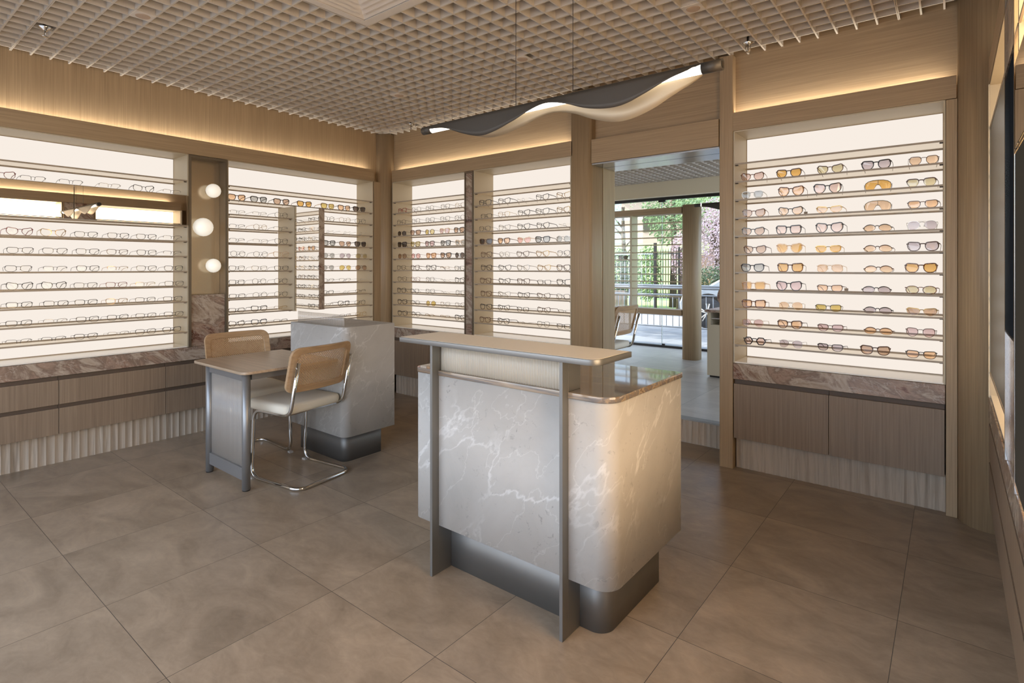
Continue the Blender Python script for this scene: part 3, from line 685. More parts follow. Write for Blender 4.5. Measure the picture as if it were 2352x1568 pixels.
def gmesh(st, part, mat, side=1):
    key = (st, part, mat.name, side)
    if key in GM: return GM[key]
    a, b, n, lift, tp, rt, rs, gap, kind, _ = ST[st]; mb = MB(); cx = gap/2+a+(rs+rt)/2; xh = (.0665 if kind == 'shield' else cx+a+max(rs, .002)+.003)
    zc = b+rs+.0005; zh = {'shield': .034, 'wrap': zc+.002}.get(kind, zc+b*.62+lift*.5)
    rf = lambda p: rs+(rt-rs)*max(0, min(1, (p[1]-zc)/b+.15))
    if part == 'frame':
        if kind == 'shield': ring(mb, st, shield_outline(), lambda p: .0030 if p[1] > .02 else .0012); bar(mb, [(0, -.001, .029), (0, -.001, .054)], .0012, .0014)
        elif kind == 'none': pass
        else:
            for s_ in (-1, 1):
                ring(mb, st, outline(st, s_), (lambda p: max(rf(p), .0009)) if kind != 'half' else (lambda p: .0022 if p[1] > zc else .0009), .0034 if rt > .0025 else .002,
                     skip=(lambda p: p[1] < zc-.1*b) if kind == 'half' else None)
        if kind != 'shield':
            xi = gap/2+rs+.001; zb_ = zc+b*(.66 if kind != 'wrap' else .6); rr = max(.0011, rt*.50)
            mb.tube([(-xi-.002, curve_y(st, xi)+.001, zb_-.002), (-xi*.5, .001, zb_+.0022), (xi*.5, .001, zb_+.0022), (xi+.002, curve_y(st, xi)+.001, zb_-.002)], rr, 5, ry=.0014)
            if kind == 'avi': mb.tube([(-xi-.006, .001, zc+b*.92), (xi+.006, .001, zc+b*.92)], .0008, 5)
            for s_ in (-1, 1):
                mb.tube([(s_*(cx+a*.86), curve_y(st, cx+a*.86)+.001, zh), (s_*xh, curve_y(st, xh)+.001, zh), (s_*xh, curve_y(st, xh)+.007, zh)], max(.0012, rt*.55), 5, ry=.0013)
                if kind in ('none', 'half', 'avi') or rt < .003:   # nose pads
                    mb.tube([(s_*(xi+.001), .002, zc+.003), (s_*(xi-.002), .008, zc-.001)], .0006, 4); mb.sphere((s_*(xi-.002), .009, zc-.004), .0045, (.35, .5, 1), 8)
    elif part == 'lens':
        pts = shield_outline() if kind == 'shield' else outline(st, side); nn = len(pts)
        cxx = 0 if kind == 'shield' else side*cx; czz = .036 if kind == 'shield' else zc
        rings = 5 if kind == 'shield' else 1
        if kind == 'shield':   # strips from top to bottom keep the notch concave
            top = pts[:9]; bot = list(reversed(pts[9:])); 
            for i in range(nn): mb.v.append((pts[i][0], curve_y(st, pts[i][0])+.0012, pts[i][1]))
            tri = bmesh.new(); vs = [tri.verts.new(v) for v in mb.v]; f = tri.faces.new(vs); bmesh.ops.triangulate(tri, faces=[f]); tri.verts.index_update()
            mb.f = [tuple(v.index for v in ff.verts) for ff in tri.faces]; mb.sm = [True]*len(mb.f); tri.free()
        else: mb.add([(p[0], curve_y(st, p[0])+.0014, p[1]) for p in pts], [tuple(range(nn))])
    elif part == 'temple':
        y0 = curve_y(st, xh)+.006; h = .0028 if rt > .0032 else .0013; s_ = side
        L = .108 if kind in ('wrap', 'shield') else .128
        bar(mb, [(s_*xh, y0, zh), (s_*(xh+.001), y0+.05, zh-.0035), (s_*xh, y0+L*.70, zh-.008), (s_*(xh-.003), y0+L*.86, zh*.45), (s_*(xh-.006), y0+L, .0035)], .0013, [h*1.3, h, h, h*.9, h*.8])
    elif part == 'price_tag':
        mb.box((xh-.004, .060, .006), (xh+.016, .061, .022))
    me = mb.mesh(st+part); me.materials.append(mat); GM[key] = me; return me
NG = [0]
PALELENS = thin('spectacle_lens', (.985, .975, .955), .014, .01)
def specs(wall, u, z, code, label, group, w=.042, jit=True, ptag=False):
    st, fc = code[0], code[1]; sunl = code[2] if len(code) > 2 else None
    if not sunl and st.lower() in ST: st = st.lower()
    cn, rgb = COL[fc]
    if fc == 'c': fm = MATS.get('frame_clear') or thin('frame_clear', (.93, .80, .66), .08, .05, .3, (.95, .85, .72))
    elif fc == 't':
        fm = MATS.get('frame_tortoise')
        if not fm:
            fm, nt, b = newmat('frame_tortoise'); f = noise(nt, coords(nt, (1, 1, 1), world=False), 160, 3, .6, .8)
            nt.links.new(ramp(nt, f, [(.42, srgb(62, 36, 20)), (.58, srgb(168, 104, 48))]), b.inputs['Base Color']); b.inputs['Roughness'].default_value = .15; MATS['frame_tortoise'] = fm
    else: fm = plain('frame_'+cn, srgb(*rgb), .2, .8 if fc in 'gs' else 0)
    if sunl:
        ln, lc = LENS[sunl]; lm = MATS.get('sun_lens_'+ln)
        if not lm:
            lm = thin('sun_lens_'+ln, lc, .06, .03); nt = lm.node_tree
            tc = nt.nodes.new('ShaderNodeTexCoord'); sp = nt.nodes.new('ShaderNodeSeparateXYZ'); nt.links.new(tc.outputs['Generated'], sp.inputs[0])
            tr = [x for x in nt.nodes if x.type == 'BSDF_TRANSPARENT'][0]
            c0 = tuple(min(1, c*1.10+.03) for c in lc); c1 = tuple(c*.86 for c in lc)
            nt.links.new(ramp(nt, sp.outputs[2], [(.1, c0), (.9, c1)]), tr.inputs[0])
    else: lm = PALELENS
    sh = ST[st][9]
    lab = label; NG[0] += 1
    name = 'sunglasses' if sunl else 'eyeglasses'
    p = wall.p(u, w+(rnd.uniform(-.006, .006) if jit else 0), z+.0012)
    rz = wall.rz()+math.radians(rnd.uniform(-5, 5) if jit else 0)
    t = thing(name, lab, name, p, rz, group)
    if ST[st][8] != 'none': link('frame', gmesh(st, 'frame', fm), t)
    else: link('bridge', gmesh('L', 'frame', fm), t)
    if ST[st][8] == 'shield': link('lens', gmesh(st, 'lens', lm), t)
    else:
        for s_ in (-1, 1): link('lens', gmesh(st, 'lens', lm, s_), t)
    for s_ in (-1, 1): tm = link('temple', gmesh(st, 'temple', fm, s_), t)
    if ptag: link('price_tag', gmesh(st, 'price_tag', plain('tag_card', srgb(170, 160, 150), .8)), tm)
    return t
F_, CX_ = 1268.0, 1176.0
def ray(px):
    u = (px-CX_)/F_; s, c = math.sin(TH), math.cos(TH); return (-s+u*c, c+u*s)
def u_at(wall, px, w=.045):
    dx, dy = ray(px)
    if wall.k == 'L': return dy*((XL-w)/dx)
    return dx*((YB+w)/dy)
def describe(code):
    cn = COL[code[1]][0]; sh = ST[code[0]][9]
    if len(code) > 2: return '%s %s sunglasses with %s lenses' % (cn, sh, LENS[code[2]][0])
    return '%s %s eyeglasses' % (cn, sh)
def fill(wall, cols, rows, where, group, tags=()):
    us = [u_at(wall, p) for p in cols]
    for k, row in rows:
        codes = row.split()
        for i, code in enumerate(codes):
            if code == '--': continue
            lab = '%s, %s from left, %s shelf, %s' % (describe(code), ORDN[i], ORD[k], where)
            n = len(lab.split())
            if n > 16: lab = '%s, %s from left, %s shelf, %s' % (describe(code).replace(' lenses', '').replace('wraparound ', ''), ORDN[i], ORD[k], where)
            specs(wall, us[i]+rnd.uniform(-.008, .008), SZ[k], code, lab, group, ptag=((k, i) in tags))
fill(WL, [5, 79, 166, 252, 331, 397], [(1, 'Cr Hk Hk Hs Ck Hs')], 'far left bay', 'eyeglasses in the far left bay')
fill(WL, [45, 126, 200, 270, 336, 398], [(4, 'Cr Cg Rk Rk Rk Hk'), (5, 'Rk Re Rk Rb Re Hk'), (6, 'Rk Hk Rk Hg Re Rk'), (7, 'Ck Ck Re Rr Hg Re'), (8, 'Rk Rk Rk Rg Re Rk'), (9, 'Re Hs Rk Rk Re Rk'), (10, 'He Hk Rk Hs Re Rk')], 'far left bay', 'eyeglasses in the far left bay')
fill(WL, [544, 596, 645, 698, 752, 790, 826], [(1, 'Wbo Wkg Wkb Wba Wgy Wbo Wkd')], 'left of corner', 'sunglasses left of the corner pillar')
fill(WL, [545, 597, 645, 754, 792, 829], [(2, 'Hs Hs Ok Oe Og Ok'), (3, 'Hk Og Hk Ls Ls Ls'), (4, 'Hk Hs Pk Wkg Pbb Wkd'), (5, 'Ok Ok Wc Asg Asv Asl'), (6, 'Re Rs Rk Asg Agy Akb'),
    (7, 'Rk Oe Ok Hk Hk Ls'), (8, 'Rk Oe Ok Rk Ls Hk'), (9, 'Rk Wk Hg Hs Wk Ok'), (10, 'Ce Wn Hk -- Hk Og')], 'left of corner', 'eyewear left of the corner pillar')
fill(WB, [923, 954, 988, 1022, 1056], [(1, 'Wr Oe Oe Pk Og'), (2, 'Ok Pe Pn Pk Ok'), (3, 'Okd Wbb Oby Wcm Wkb'), (4, 'Qkd Wyl Wbm Wkg Wcg'), (5, 'Obb OrP Woo Wkb Okd'),
    (6, 'Pk Wb Wk Hg Re'), (7, 'Pk Pr Pk Ls Ck'), (8, 'Wk Pn Pk Ls Ok'), (9, 'Wk Oe Ogy Ps Pb'), (10, 'Wk Pk Hg Hg Wk')], 'right of corner', 'eyewear right of the corner pillar')
fill(WB, [1115, 1157, 1202, 1247, 1294], [(1, 'Wk Ck Ls Ck Cg'), (2, 'Rk Pg Ck Ck Cg'), (3, 'Pk Cs Ck Ck Ls'), (4, 'Wbd Wbo CcP Wkg Osg'), (5, 'Wb Os Cb Cg Pn'), (6, 'Wk Ck Cs Cg Wb'),
    (7, 'Wb Ck Wb Rk Wk'), (8, 'Wb Cs Ck Cb Pk'), (9, 'Wk Ck Rk Cb Hs'), (10, 'Wb Wk Ls Pk Rk')], 'left of doorway', 'eyewear left of the doorway')
fill(WB, [1731, 1814, 1904, 2014, 2118], [(1, 'Ctr Wba Cbl Wkv Pbt'), (2, 'Psg Bto Bkr Ska Kbl'), (3, 'Ctb Ckt Fgt Slt Rbo'), (4, 'Ckb Qkr Bkr Xet Asv'), (5, 'Cbb Bca Rga Xbp Wbv'),
    (6, 'Wkg Qta Nct Xbp Wta'), (7, 'Qca Bkm Rbo Xkv Vtl'), (8, 'Qto Agp Rly Xkv Fgb'), (9, 'Agm Wbo Rbm Xbo Pbm'), (10, 'Gkr Asv Rkv Wbb Rko')], 'right bay', 'sunglasses right of the doorway', tags=((3, 1), (7, 2)))

# ================================================================ reception counter
t = thing('reception_counter', 'grey veined stone reception counter with raised ledge and metal legs', 'counter', (-1.38, 1.95, 0))
OFF = Vector(t.location)
def rel(mb, off=None):
    o_ = off or OFF; mb.v = [(v[0]-o_[0], v[1]-o_[1], v[2]-o_[2]) for v in mb.v]; return mb
sx0, sx1, sy0, sy1 = -1.872, -.892, 1.655, 2.265
rel(MB().prism(rrect(sx0, sy0, sx1, sy1, .07, 10, (.035, .07, .004, .004)), .204, .8445, True)).build('stone_body', M_stone, t)
rel(MB().prism(rrect(sx0-.004, sy0-.004, sx1+.005, sy1+.004, .075, 10, (.04, .075, .006, .006)), .8455, .867, True)).build('countertop', M_zebra, t, .0015)
rel(MB().prism(rrect(-1.80, 1.731, -.955, 2.19, .06, 10, (.05, .06, .01, .01)), .0, .2035, True)).build('plinth', M_steeld, t)
for xa, xb in ((-1.732, -1.7185), (-1.0755, -1.062)):
    rel(MB().box((xa, 1.616, 0), (xb, 1.6545, .984)).box((xa, 1.6545, .0), (xb, 1.7305, .2035)).box((xa, 1.6545, .8675), (xb, 1.735, .984))).build('leg', M_steel, t, .0006)
lf = rel(MB().prism(rrect(-1.893, 1.578, -.905, 1.833, .04, 8, (.012, .045, .004, .004)), .9845, 1.004, True)).build('ledge_frame', M_steel, t, .0008)
rel(MB().prism(rrect(-1.887, 1.584, -.911, 1.827, .04, 8, (.008, .040, .003, .003)), 1.0042, 1.0052, True)).build('ledge_inlay', plain('travertine_inlay', srgb(238, 224, 202), .5), lf)
def flutedpane(u0, u1, y, z0, z1, P=.0125, amp=.0050, n=7):
    m = MB(); cnt = round((u1-u0)/P); P = (u1-u0)/cnt; pts = []
    for i in range(cnt):
        for k in range(n):
            t_ = k/n; pts.append((u0+P*(i+t_), y-amp*math.sin(PI*t_)))
    pts.append((u1, y)); N = len(pts)
    b = len(m.v)
    for z in (z0, z1):
        for p in pts: m.v.append((p[0], p[1], z))
        m.v.append((u1, y+.004, z)); m.v.append((u0, y+.004, z))
    M = N+2
    for i in range(M): m.f.append((b+i, b+(i+1) % M, b+M+(i+1) % M, b+M+i)); m.sm.append(i < N-1)
    m.f.append(tuple(b+i for i in reversed(range(M)))); m.sm.append(False); m.f.append(tuple(b+M+i for i in range(M))); m.sm.append(False)
    return m
rel(flutedpane(-1.7175, -1.0765, 1.668, .868, .984)).build('fluted_glass', M_flute, t)

# ================================================================ podium and desk
t = thing('stone_podium', 'tall grey veined stone podium behind the consultation desk', 'podium', (-3.38, 2.30, 0)); OFF = Vector(t.location)
rel(MB().prism(rrect(-3.74, 2.125, -3.085, 2.54, .05, 10, (.004, .055, .004, .004)), .195, .915, True)).build('stone_body', M_stone, t)
rel(MB().prism(rrect(-3.72, 2.19, -3.18, 2.50, .05, 10, (.01, .05, .01, .01)), 0, .1945, True)).build('plinth', M_steeld, t)
rel(flutedpane(-3.70, -3.14, 2.16, .9155, .992, .0105, .003, 5)).build('fluted_screen', M_flutec, t)
t = thing('consultation_desk', 'small veneered consultation desk with round metal legs and fluted panel', 'desk', (-3.48, 1.8, 0)); OFF = Vector(t.location)
rel(MB().prism(rrect(-3.855, 1.505, -3.155, 2.123, .05, 8, (.05, .05, .004, .004)), .690, .706, True)).build('desktop', M_walnut, t, .002)
for lx in (-3.722, -3.238):
    lg = rel(MB().tube([(lx, 1.562, .006), (lx, 1.562, .690)], .0235, 20)).build('leg', M_pmetal, t)
    rel(MB().tube([(lx, 1.562, .0), (lx, 1.562, .006)], .022, 16)).build('foot_cap', M_black, lg)
rel(MB().box((-3.70, 1.55, .055), (-3.26, 1.575, .128))).build('lower_rail', M_pmetal, t, .001)
rel(MB().box((-3.70, 1.55, .640), (-3.26, 1.575, .689))).build('apron', M_pmetal, t, .001)
for x_ in (-3.735, -3.245): rel(MB().box((x_, 1.59, .645), (x_+.02, 2.12, .689))).build('side_rail', M_pmetal, t)
rel(flutedpane(-3.698, -3.262, 1.564, .1285, .6395, .0125, .0035, 5)).build('fluted_panel', M_fluted, t)

# ================================================================ chairs
def chair(name, label, loc, rz, group='cantilever cane chairs'):
    t = thing(name, label, 'chair', loc, rz, group)
    hw = .198; r = .0115
    path = [(-hw, .216, .755), (-hw, .140, .43), (-hw, -.20, .43), (-hw, -.225, r), (-hw, .215, r), (hw, .215, r), (hw, -.225, r), (hw, -.20, .43), (hw, .140, .43), (hw, .216, .755)]
    tf = MB().tube(fillet(path, .075, 8), r, 14).build('tube_frame', M_chrome, t)
    MB().box((-hw, -.17, .423), (hw, -.15, .435)).box((-hw, .08, .423), (hw, .10, .435)).build('seat_support', M_chrome, t)
    # seat cushion, slightly crowned
    m = MB(); lay = [(.98, .437), (1.0, .452), (1.0, .472), (.97, .486), (.80, .490), (.4, .492)]
    base_ = rrect(-.210, -.275, .210, .128, .05, 6); n = len(base_)
    for s_, z in lay:
        for p in base_: m.v.append((p[0]*s_, -.07+(p[1]+.07)*s_, z))
    for i in range(len(lay)-1):
        for k in range(n): m.f.append((i*n+k, i*n+(k+1) % n, (i+1)*n+(k+1) % n, (i+1)*n+k)); m.sm.append(True)
    m.f.append(tuple(reversed(range(n)))); m.sm.append(False); m.f.append(tuple((len(lay)-1)*n+k for k in range(n))); m.sm.append(True)
    m.build('seat_cushion', M_cushion, t)
    # backrest: bent wooden ring with cane
    def bend(x, z, d): return (x, .140+(z-.56)*.26-.030*(x/.21)**2+.022+d-.018, z)
    outer = rrect(-.226, .565, .226, .838, .05, 8); inner = rrect(-.186, .605, .186, .798, .025, 8)
    # resample so both have equal counts and many points along x
    def res(poly, N=80):
        L = [0]; q = poly+[poly[0]]
        for i in range(len(poly)): L.append(L[-1]+math.dist(q[i], q[i+1]))
        out = []; j = 0
        for k in range(N):
            s_ = L[-1]*k/N
            while L[j+1] < s_: j += 1
            f = (s_-L[j])/(L[j+1]-L[j] or 1); out.append((q[j][0]*(1-f)+q[j+1][0]*f, q[j][1]*(1-f)+q[j+1][1]*f))
        return out
    # align by angle
    def byang(poly):
        P = res(poly, 400); out = []
        for k in range(96):
            a = 2*PI*k/96; best = min(P, key=lambda p: abs(((math.atan2((p[1]-.69)/.145, p[0]/.2)-a+PI) % (2*PI))-PI)); out.append(best)
        return out
    O, I = byang(outer), byang(inner); n = 96; m = MB()
    for (Q, d) in ((O, 0), (I, 0), (I, .020), (O, .020)):
        for p in Q: m.v.append(bend(p[0], p[1], d))
    for a_ in range(4):
        b_ = (a_+1) % 4
        for k in range(n): m.f.append((a_*n+k, a_*n+(k+1) % n, b_*n+(k+1) % n, b_*n+k)); m.sm.append(False)
    bf = m.build('back_frame', M_chairwood, t, .004)
    m = MB(); nx, nz = 16, 6
    for i in range(nx+1):
        for j in range(nz+1): m.v.append(bend(-.190+.380*i/nx, .601+.201*j/nz, .010))
    for i in range(nx):
        for j in range(nz): q = i*(nz+1)+j; m.f.append((q, q+nz+1, q+nz+2, q+1)); m.sm.append(True)
    m.build('cane_back', M_cane, bf)
    for s_ in (-1, 1):
        m = MB()
        for z in (.66, .725): m.sphere((s_*(hw+.0115), .172+(z-.56)*.24, z), .0045, (1, 1, 1), 8)
        m.build('screw', M_chrome, bf)
        MB().box((s_*hw-.013, -.235, 0), (s_*hw+.013, -.205, .012)).build('glide', plain('clear_glide', srgb(190, 186, 180), .4), tf)
    return t
chair('cantilever_chair', 'cane back cantilever chair nearest the camera, tucked at the desk', (-3.205, 1.90, 0), -PI/2+math.radians(8))
chair('cantilever_chair', 'cane back cantilever chair on the far side of the desk', (-3.885, 1.89, 0), PI/2+math.radians(-3))

# ================================================================ wavy pendant lamp
PY, PZ = 1.875, 1.985
def u_y(px, y): dx, dy = ray(px); return dx*(y/dy)
xa, xb = u_y(973, PY), u_y(1660, PY)
t = thing('pendant_lamp', 'long wavy metal pendant lamp hanging over the reception counter', 'lamp', ((xa+xb)/2, PY, PZ)); OFF = Vector(t.location)
R_ = .0185
cl = .062
rel(MB().tube([(xa+cl, PY, PZ), (xb-cl*1.1, PY, PZ)], R_*.93, 24)).build('light_tube', M_tube, t)
M_lamp = plain('blackened_steel', srgb(72, 66, 59), .5, .35)
for a_, b_ in ((xa, xa+cl), (xb-cl*1.1, xb)):
    ec = rel(MB().tube([(a_, PY, PZ), (b_, PY, PZ)], R_*1.05, 28)).build('end_cap', M_lamp, t)
rel(MB().lathe([(.009, xb+.0005), (.012, xb+.0015)], (0, PY, PZ), 20, 'x')).build('socket_ring', M_chrome, ec)
def wavy(side, name, mat):
    if side < 0: E_ = [(1030, .020), (1070, .062), (1108, .088), (1140, .082), (1190, .050), (1228, .020), (1262, .008), (1305, .028), (1350, .062), (1400, .080), (1440, .078), (1490, .052), (1540, .022), (1575, .008)]
    else: E_ = [(1030, .020), (1070, .058), (1108, .084), (1140, .084), (1190, .062), (1228, .040), (1262, .034), (1305, .054), (1350, .092), (1400, .118), (1440, .117), (1490, .094), (1540, .058), (1575, .036), (1600, .018)]
    ext = [(xa+cl, .006)]+[(u_y(p_, PY), h_) for p_, h_ in E_]+[(xb-cl*1.1, -.004 if side < 0 else .004)]
    m = MB(); N = 90; cols = []
    for i in range(N+1):
        x = ext[0][0]+(ext[-1][0]-ext[0][0])*i/N; j = 0
        while j < len(ext)-2 and ext[j+1][0] < x: j += 1
        f = (x-ext[j][0])/(ext[j+1][0]-ext[j][0])
        g0 = ext[max(j-1, 0)][1]; g1, g2 = ext[j][1], ext[j+1][1]; g3 = ext[min(j+2, len(ext)-1)][1]
        h = .5*((2*g1)+(-g0+g2)*f+(2*g0-5*g1+4*g2-g3)*f*f+(-g0+3*g1-3*g2+g3)*f**3)
        prof = []
        for k in range(7):
            an = PI/2*(1-k/6); prof.append((side*R_*1.08*math.cos(an), R_*1.08*math.sin(an)))
        hh = max(h-.004, -.010)
        if hh < 0:   # crest of the wave: the sheet ends on the flank of the tube
            prof = [(p[0], p[1]) for p in prof if p[1] >= -hh-.002] or prof[:2]
            while len(prof) < 11: prof.append(prof[-1])
        else:
            for k in range(1, 5): prof.append((side*(R_*1.08+(.004 if side < 0 else .022)*k/4), -hh*k/4))
        cols.append(prof)
    n = 11
    for i, prof in enumerate(cols):
        x = ext[0][0]+(ext[-1][0]-ext[0][0])*i/N
        for p in prof: m.v.append((x, PY+p[0], PZ+p[1]))
    for i in range(N):
        for k in range(n-1): m.f.append((i*n+k, i*n+k+1, (i+1)*n+k+1, (i+1)*n+k)); m.sm.append(True)
    rel(m); o = m.build(name, mat, t); so_ = o.modifiers.new('thick', 'SOLIDIFY'); so_.thickness = .0016; so_.offset = 1 if side < 0 else -1
wavy(-1, 'wavy_shade', M_lamp); wavy(1, 'wavy_shade', plain('brushed_bronze_inner', srgb(176, 160, 136), .45, .35))
for px in (1185, 1316):
    xx = u_y(px, PY); rel(MB().tube([(xx, PY, PZ+.019), (xx, PY, CZ+.16)], .0014, 6)).build('cable', M_black, t)

# ================================================================ next room (raised floor, glass wall)
Z2 = .18; C2 = 2.49; YG = 7.42
struct('floor_raised', MB().box((-7.2, 4.095, -.1), (.6, YG+.1, Z2)), M_floor2)
struct('trim_14', MB().box((-2.17, 4.035, Z2-.012), (-1.20, 4.10, Z2+.001)), M_steel)
m = MB(); n = 22; pts = []
for i in range(n):
    P = .97/n
    for k in range(6): pts.append((-2.17+P*(i+k/6), 4.043+.006*math.sin(PI*k/6)))
pts += [(-1.20, 4.043), (-1.20, 4.093), (-2.17, 4.093)]
struct('baseboard_step', m.prism(pts, 0, Z2-.013), M_trav)
m = MB(); x = -6.9
while x < .4: m.box((x-.006, 4.12, C2), (x+.006, YG-.15, C2+.05)); x += .1
y = 4.15
while y < YG-.15: m.box((-7.1, y-.006, C2+.0006), (.5, y+.006, C2+.05)); y += .1
struct('ceiling_next_room', m, M_grid)
struct('ceiling_slab_next_room', MB().box((-7.2, 4.1, C2+.14), (.6, YG+.1, C2+.3)), M_plenum)
struct('wall_over_glass', MB().box((-7.2, YG-.14, 2.29), (.5, YG+.02, C2+.12)), M_plaster)
struct('wall_next_room_left', MB().box((-7.3, 4.1, 0), (-7.2, YG+.1, C2+.3)), M_plaster)
m = MB().box((-7.2, YG-.03, 2.25), (.5, YG+.02, 2.289)).box((-7.2, YG-.03, Z2), (.5, YG+.02, Z2+.03))
for x_ in (-5.6, -1.2): m.box((x_-.02, YG-.02, Z2+.03), (x_+.02, YG+.01, 2.25))
m.box((-3.25, YG-.012, 2.225), (-3.15, YG+.012, 2.25)).box((-3.20, YG-.012, Z2+.03), (-3.16, YG+.012, Z2+.05))
struct('window_2', m, M_black)
struct('window_3', MB().box((-7.2, YG-.005, Z2+.031), (-3.203, YG+.001, 2.249)).box((-3.197, YG-.005, Z2+.031), (.5, YG+.001, 2.249)), M_glass)
struct('window_4', MB().box((-3.2045, YG-.007, Z2+.05), (-3.1955, YG+.003, 2.225)), plain('glass_edge', srgb(214, 222, 218), .3))
# shelving frame in the window
t = thing('window_shelf_unit', 'oak window shelf unit with round posts and glass shelves beyond doorway', 'shelving', (-3.3, 6.63, Z2)); OFF = Vector(t.location)
rel(MB().prism(rrect(-2.60, 6.575, -2.395, 6.79, .075, 8), Z2, 2.07, True)).build('post', M_oakv, t)
rel(MB().prism(rrect(-5.2, 6.575, -4.99, 6.79, .075, 8), Z2, 2.07, True)).build('post', M_oakv, t)
rel(MB().box((-4.99, 6.61, 1.975), (-2.60, 6.79, 2.052))).build('top_beam', M_oakx, t)
rel(MB().box((-4.99, 6.61, .709), (-2.60, 6.80, .779))).build('bottom_beam', M_oakx, t)
rel(MB().box((-3.293, 6.61, .779), (-3.268, 6.785, 1.975))).build('divider', M_side, t)
for k in range(11):
    z = 1.87-.0925*k
    for a_, b_ in ((-4.985, -3.295), (-3.266, -2.603)): rel(MB().box((a_, 6.625, z-.008), (b_, 6.775, z))).build('glass_shelf', M_shelf, t); rel(MB().box((a_, 6.617, z-.011), (b_, 6.6245, z+.003))).build('shelf_rail', M_side, t)
tgt = SZ[:]
t2 = specs(WB, -3.42, 1.87-.0925*5-.0005, 'Ckd', 'dark sunglasses standing in the window shelf unit beyond the doorway', None, w=6.66-YB, jit=False)
# chair, desk edge, side cabinet and disc in the next room
c3 = chair('cantilever_chair', 'cane back cantilever chair seen through the doorway', (-2.40, 4.40, Z2), -PI/2)
c3.scale = (.95, .95, .95)
t = thing('next_room_table', 'steel topped table behind the doorway pier beside the chair', 'table', (-3.1, 4.5, Z2)); OFF = Vector(t.location)
rel(MB().box((-3.6, 4.18, .875), (-2.70, 4.85, .895))).build('tabletop', M_walnut, t)
for x_, y_ in ((-3.55, 4.23), (-2.75, 4.23), (-3.55, 4.8), (-2.75, 4.8)): rel(MB().tube([(x_, y_, Z2), (x_, y_, .875)], .02, 12)).build('leg', M_pmetal, t)
t = thing('display_cabinet', 'cream cabinet with marble top at the doorway right edge', 'cabinet', (-1.5, 5.9, Z2)); OFF = Vector(t.location)
rel(MB().box((-1.97, 5.70, Z2+.02), (-1.2, 6.15, .72)).box((-1.97, 5.70, .72), (-1.935, 6.15, .845)).box((-1.24, 5.70, .72), (-1.2, 6.15, .845)).box((-1.935, 6.10, .72), (-1.24, 6.15, .845))).build('body', M_side, t)
rel(MB().box((-1.935, 5.72, .778), (-1.24, 6.09, .784))).build('inner_shelf', M_white, t)
rel(MB().box((-1.99, 5.68, .846), (-1.18, 6.17, .872))).build('marble_top', M_marble, t)
rel(MB().box((-1.95, 5.72, Z2), (-1.22, 6.13, Z2+.02))).build('base', M_dark, t)
t = thing('marble_disc', 'brown marble disc standing on the cream cabinet beyond doorway', 'ornament', (-1.80, 5.9, .8725)); OFF = Vector((0, 0, 0))
MB().lathe([(.125, -.02), (.130, -.014), (.130, .014), (.125, .02)], (0, 0, .128), 40, 'y').build('disc', M_marble, t)
t = thing('pendant_lamp', 'wavy pendant lamp in the next room, seen through the doorway', 'lamp', (-1.6, 6.0, 1.985)); OFF = Vector(t.location)
rel(MB().tube([(-2.14, 6.0, 1.985), (-1.1, 6.0, 1.985)], .016, 14)).build('light_tube', M_tube, t)
rel(MB().tube([(-2.21, 6.0, 1.985), (-2.14, 6.0, 1.985)], .018, 14)).build('end_cap', M_lamp, t)
m = MB(); N = 50
for i in range(N+1):
    x = -2.13+1.03*i/N; h = .02+.05*(.5-.5*math.cos(i/N*4*PI))
    for y_, z_ in ((-.019, -h), (-.019, .0), (-.012, .016), (0, .020), (.012, .016), (.019, .0), (.019, -h)): m.v.append((x, 6+y_, 1.985+z_))
for i in range(N):
    for k in range(6): m.f.append((i*7+k, i*7+k+1, i*7+k+8, i*7+k+7)); m.sm.append(True)
rel(m).build('wavy_shade', M_lamp, t)
for x_ in (-1.9, -1.3): rel(MB().tube([(x_, 6, 2.005), (x_, 6, C2+.14)], .0015, 6)).build('cable', M_black, t)

# ================================================================ outdoors
M_pave = tilefloor('pavement_slabs', 0, 0, .6, srgb(128, 130, 134), srgb(152, 153, 156), .006, .8)
M_road = plain('asphalt', srgb(150, 150, 154), .9)
M_grass = plain('lawn', srgb(158, 184, 118), .95)
gz = .10
struct('floor_street', MB().box((-40, -30, -.4), (20, -1.45, -.02)), M_pave)
tag(MB().box((-30, YG+.12, -.3), (14, 10.6, gz)).build('pavement', M_pave), 'grey slab pavement outside the glass wall of the next room', 'pavement')
tag(MB().box((-60, 10.6, -.4), (30, 14.0, gz-.08)).build('road', M_road), 'sunlit grey street beyond the steel railing', 'road')
tag(MB().box((-80, 14.41, -.4), (40, 18.79, .118)).build('lawn', M_grass), 'flat green lawn just behind the iron gate', 'lawn')
lw_ = MB(); lw_.add([(-80, 18.8, .1), (40, 18.8, .1), (40, 22, 2.3), (-80, 22, 2.3), (-80, 60, 2.3), (40, 60, 2.3), (-80, 60, .1), (40, 60, .1)], [(0, 6, 7, 1), (0, 1, 2, 3), (3, 2, 5, 4), (0, 3, 4, 6), (1, 7, 5, 2), (4, 5, 7, 6)])
tag(lw_.build('grass_bank', M_grass), 'bright green grass bank rising behind the iron gate', 'lawn')
tag(MB().box((-80, 14.0, -.4), (40, 14.405, .118)).build('far_pavement', M_pave), 'far pavement across the street', 'pavement')
M_galv = plain('galvanised_steel', srgb(150, 152, 156), .45, .7)
t = thing('street_railing', 'grey steel street railing with vertical bars', 'railing', (-4.4, 9.75, gz)); OFF = Vector(t.location)
for z_, r_ in ((.965, .022), (.80, .014), (.215, .016)): rel(MB().tube([(-9, 9.75, z_), (1, 9.75, z_)], r_, 8)).build('rail', M_galv, t)
k = 0; x = -8.9
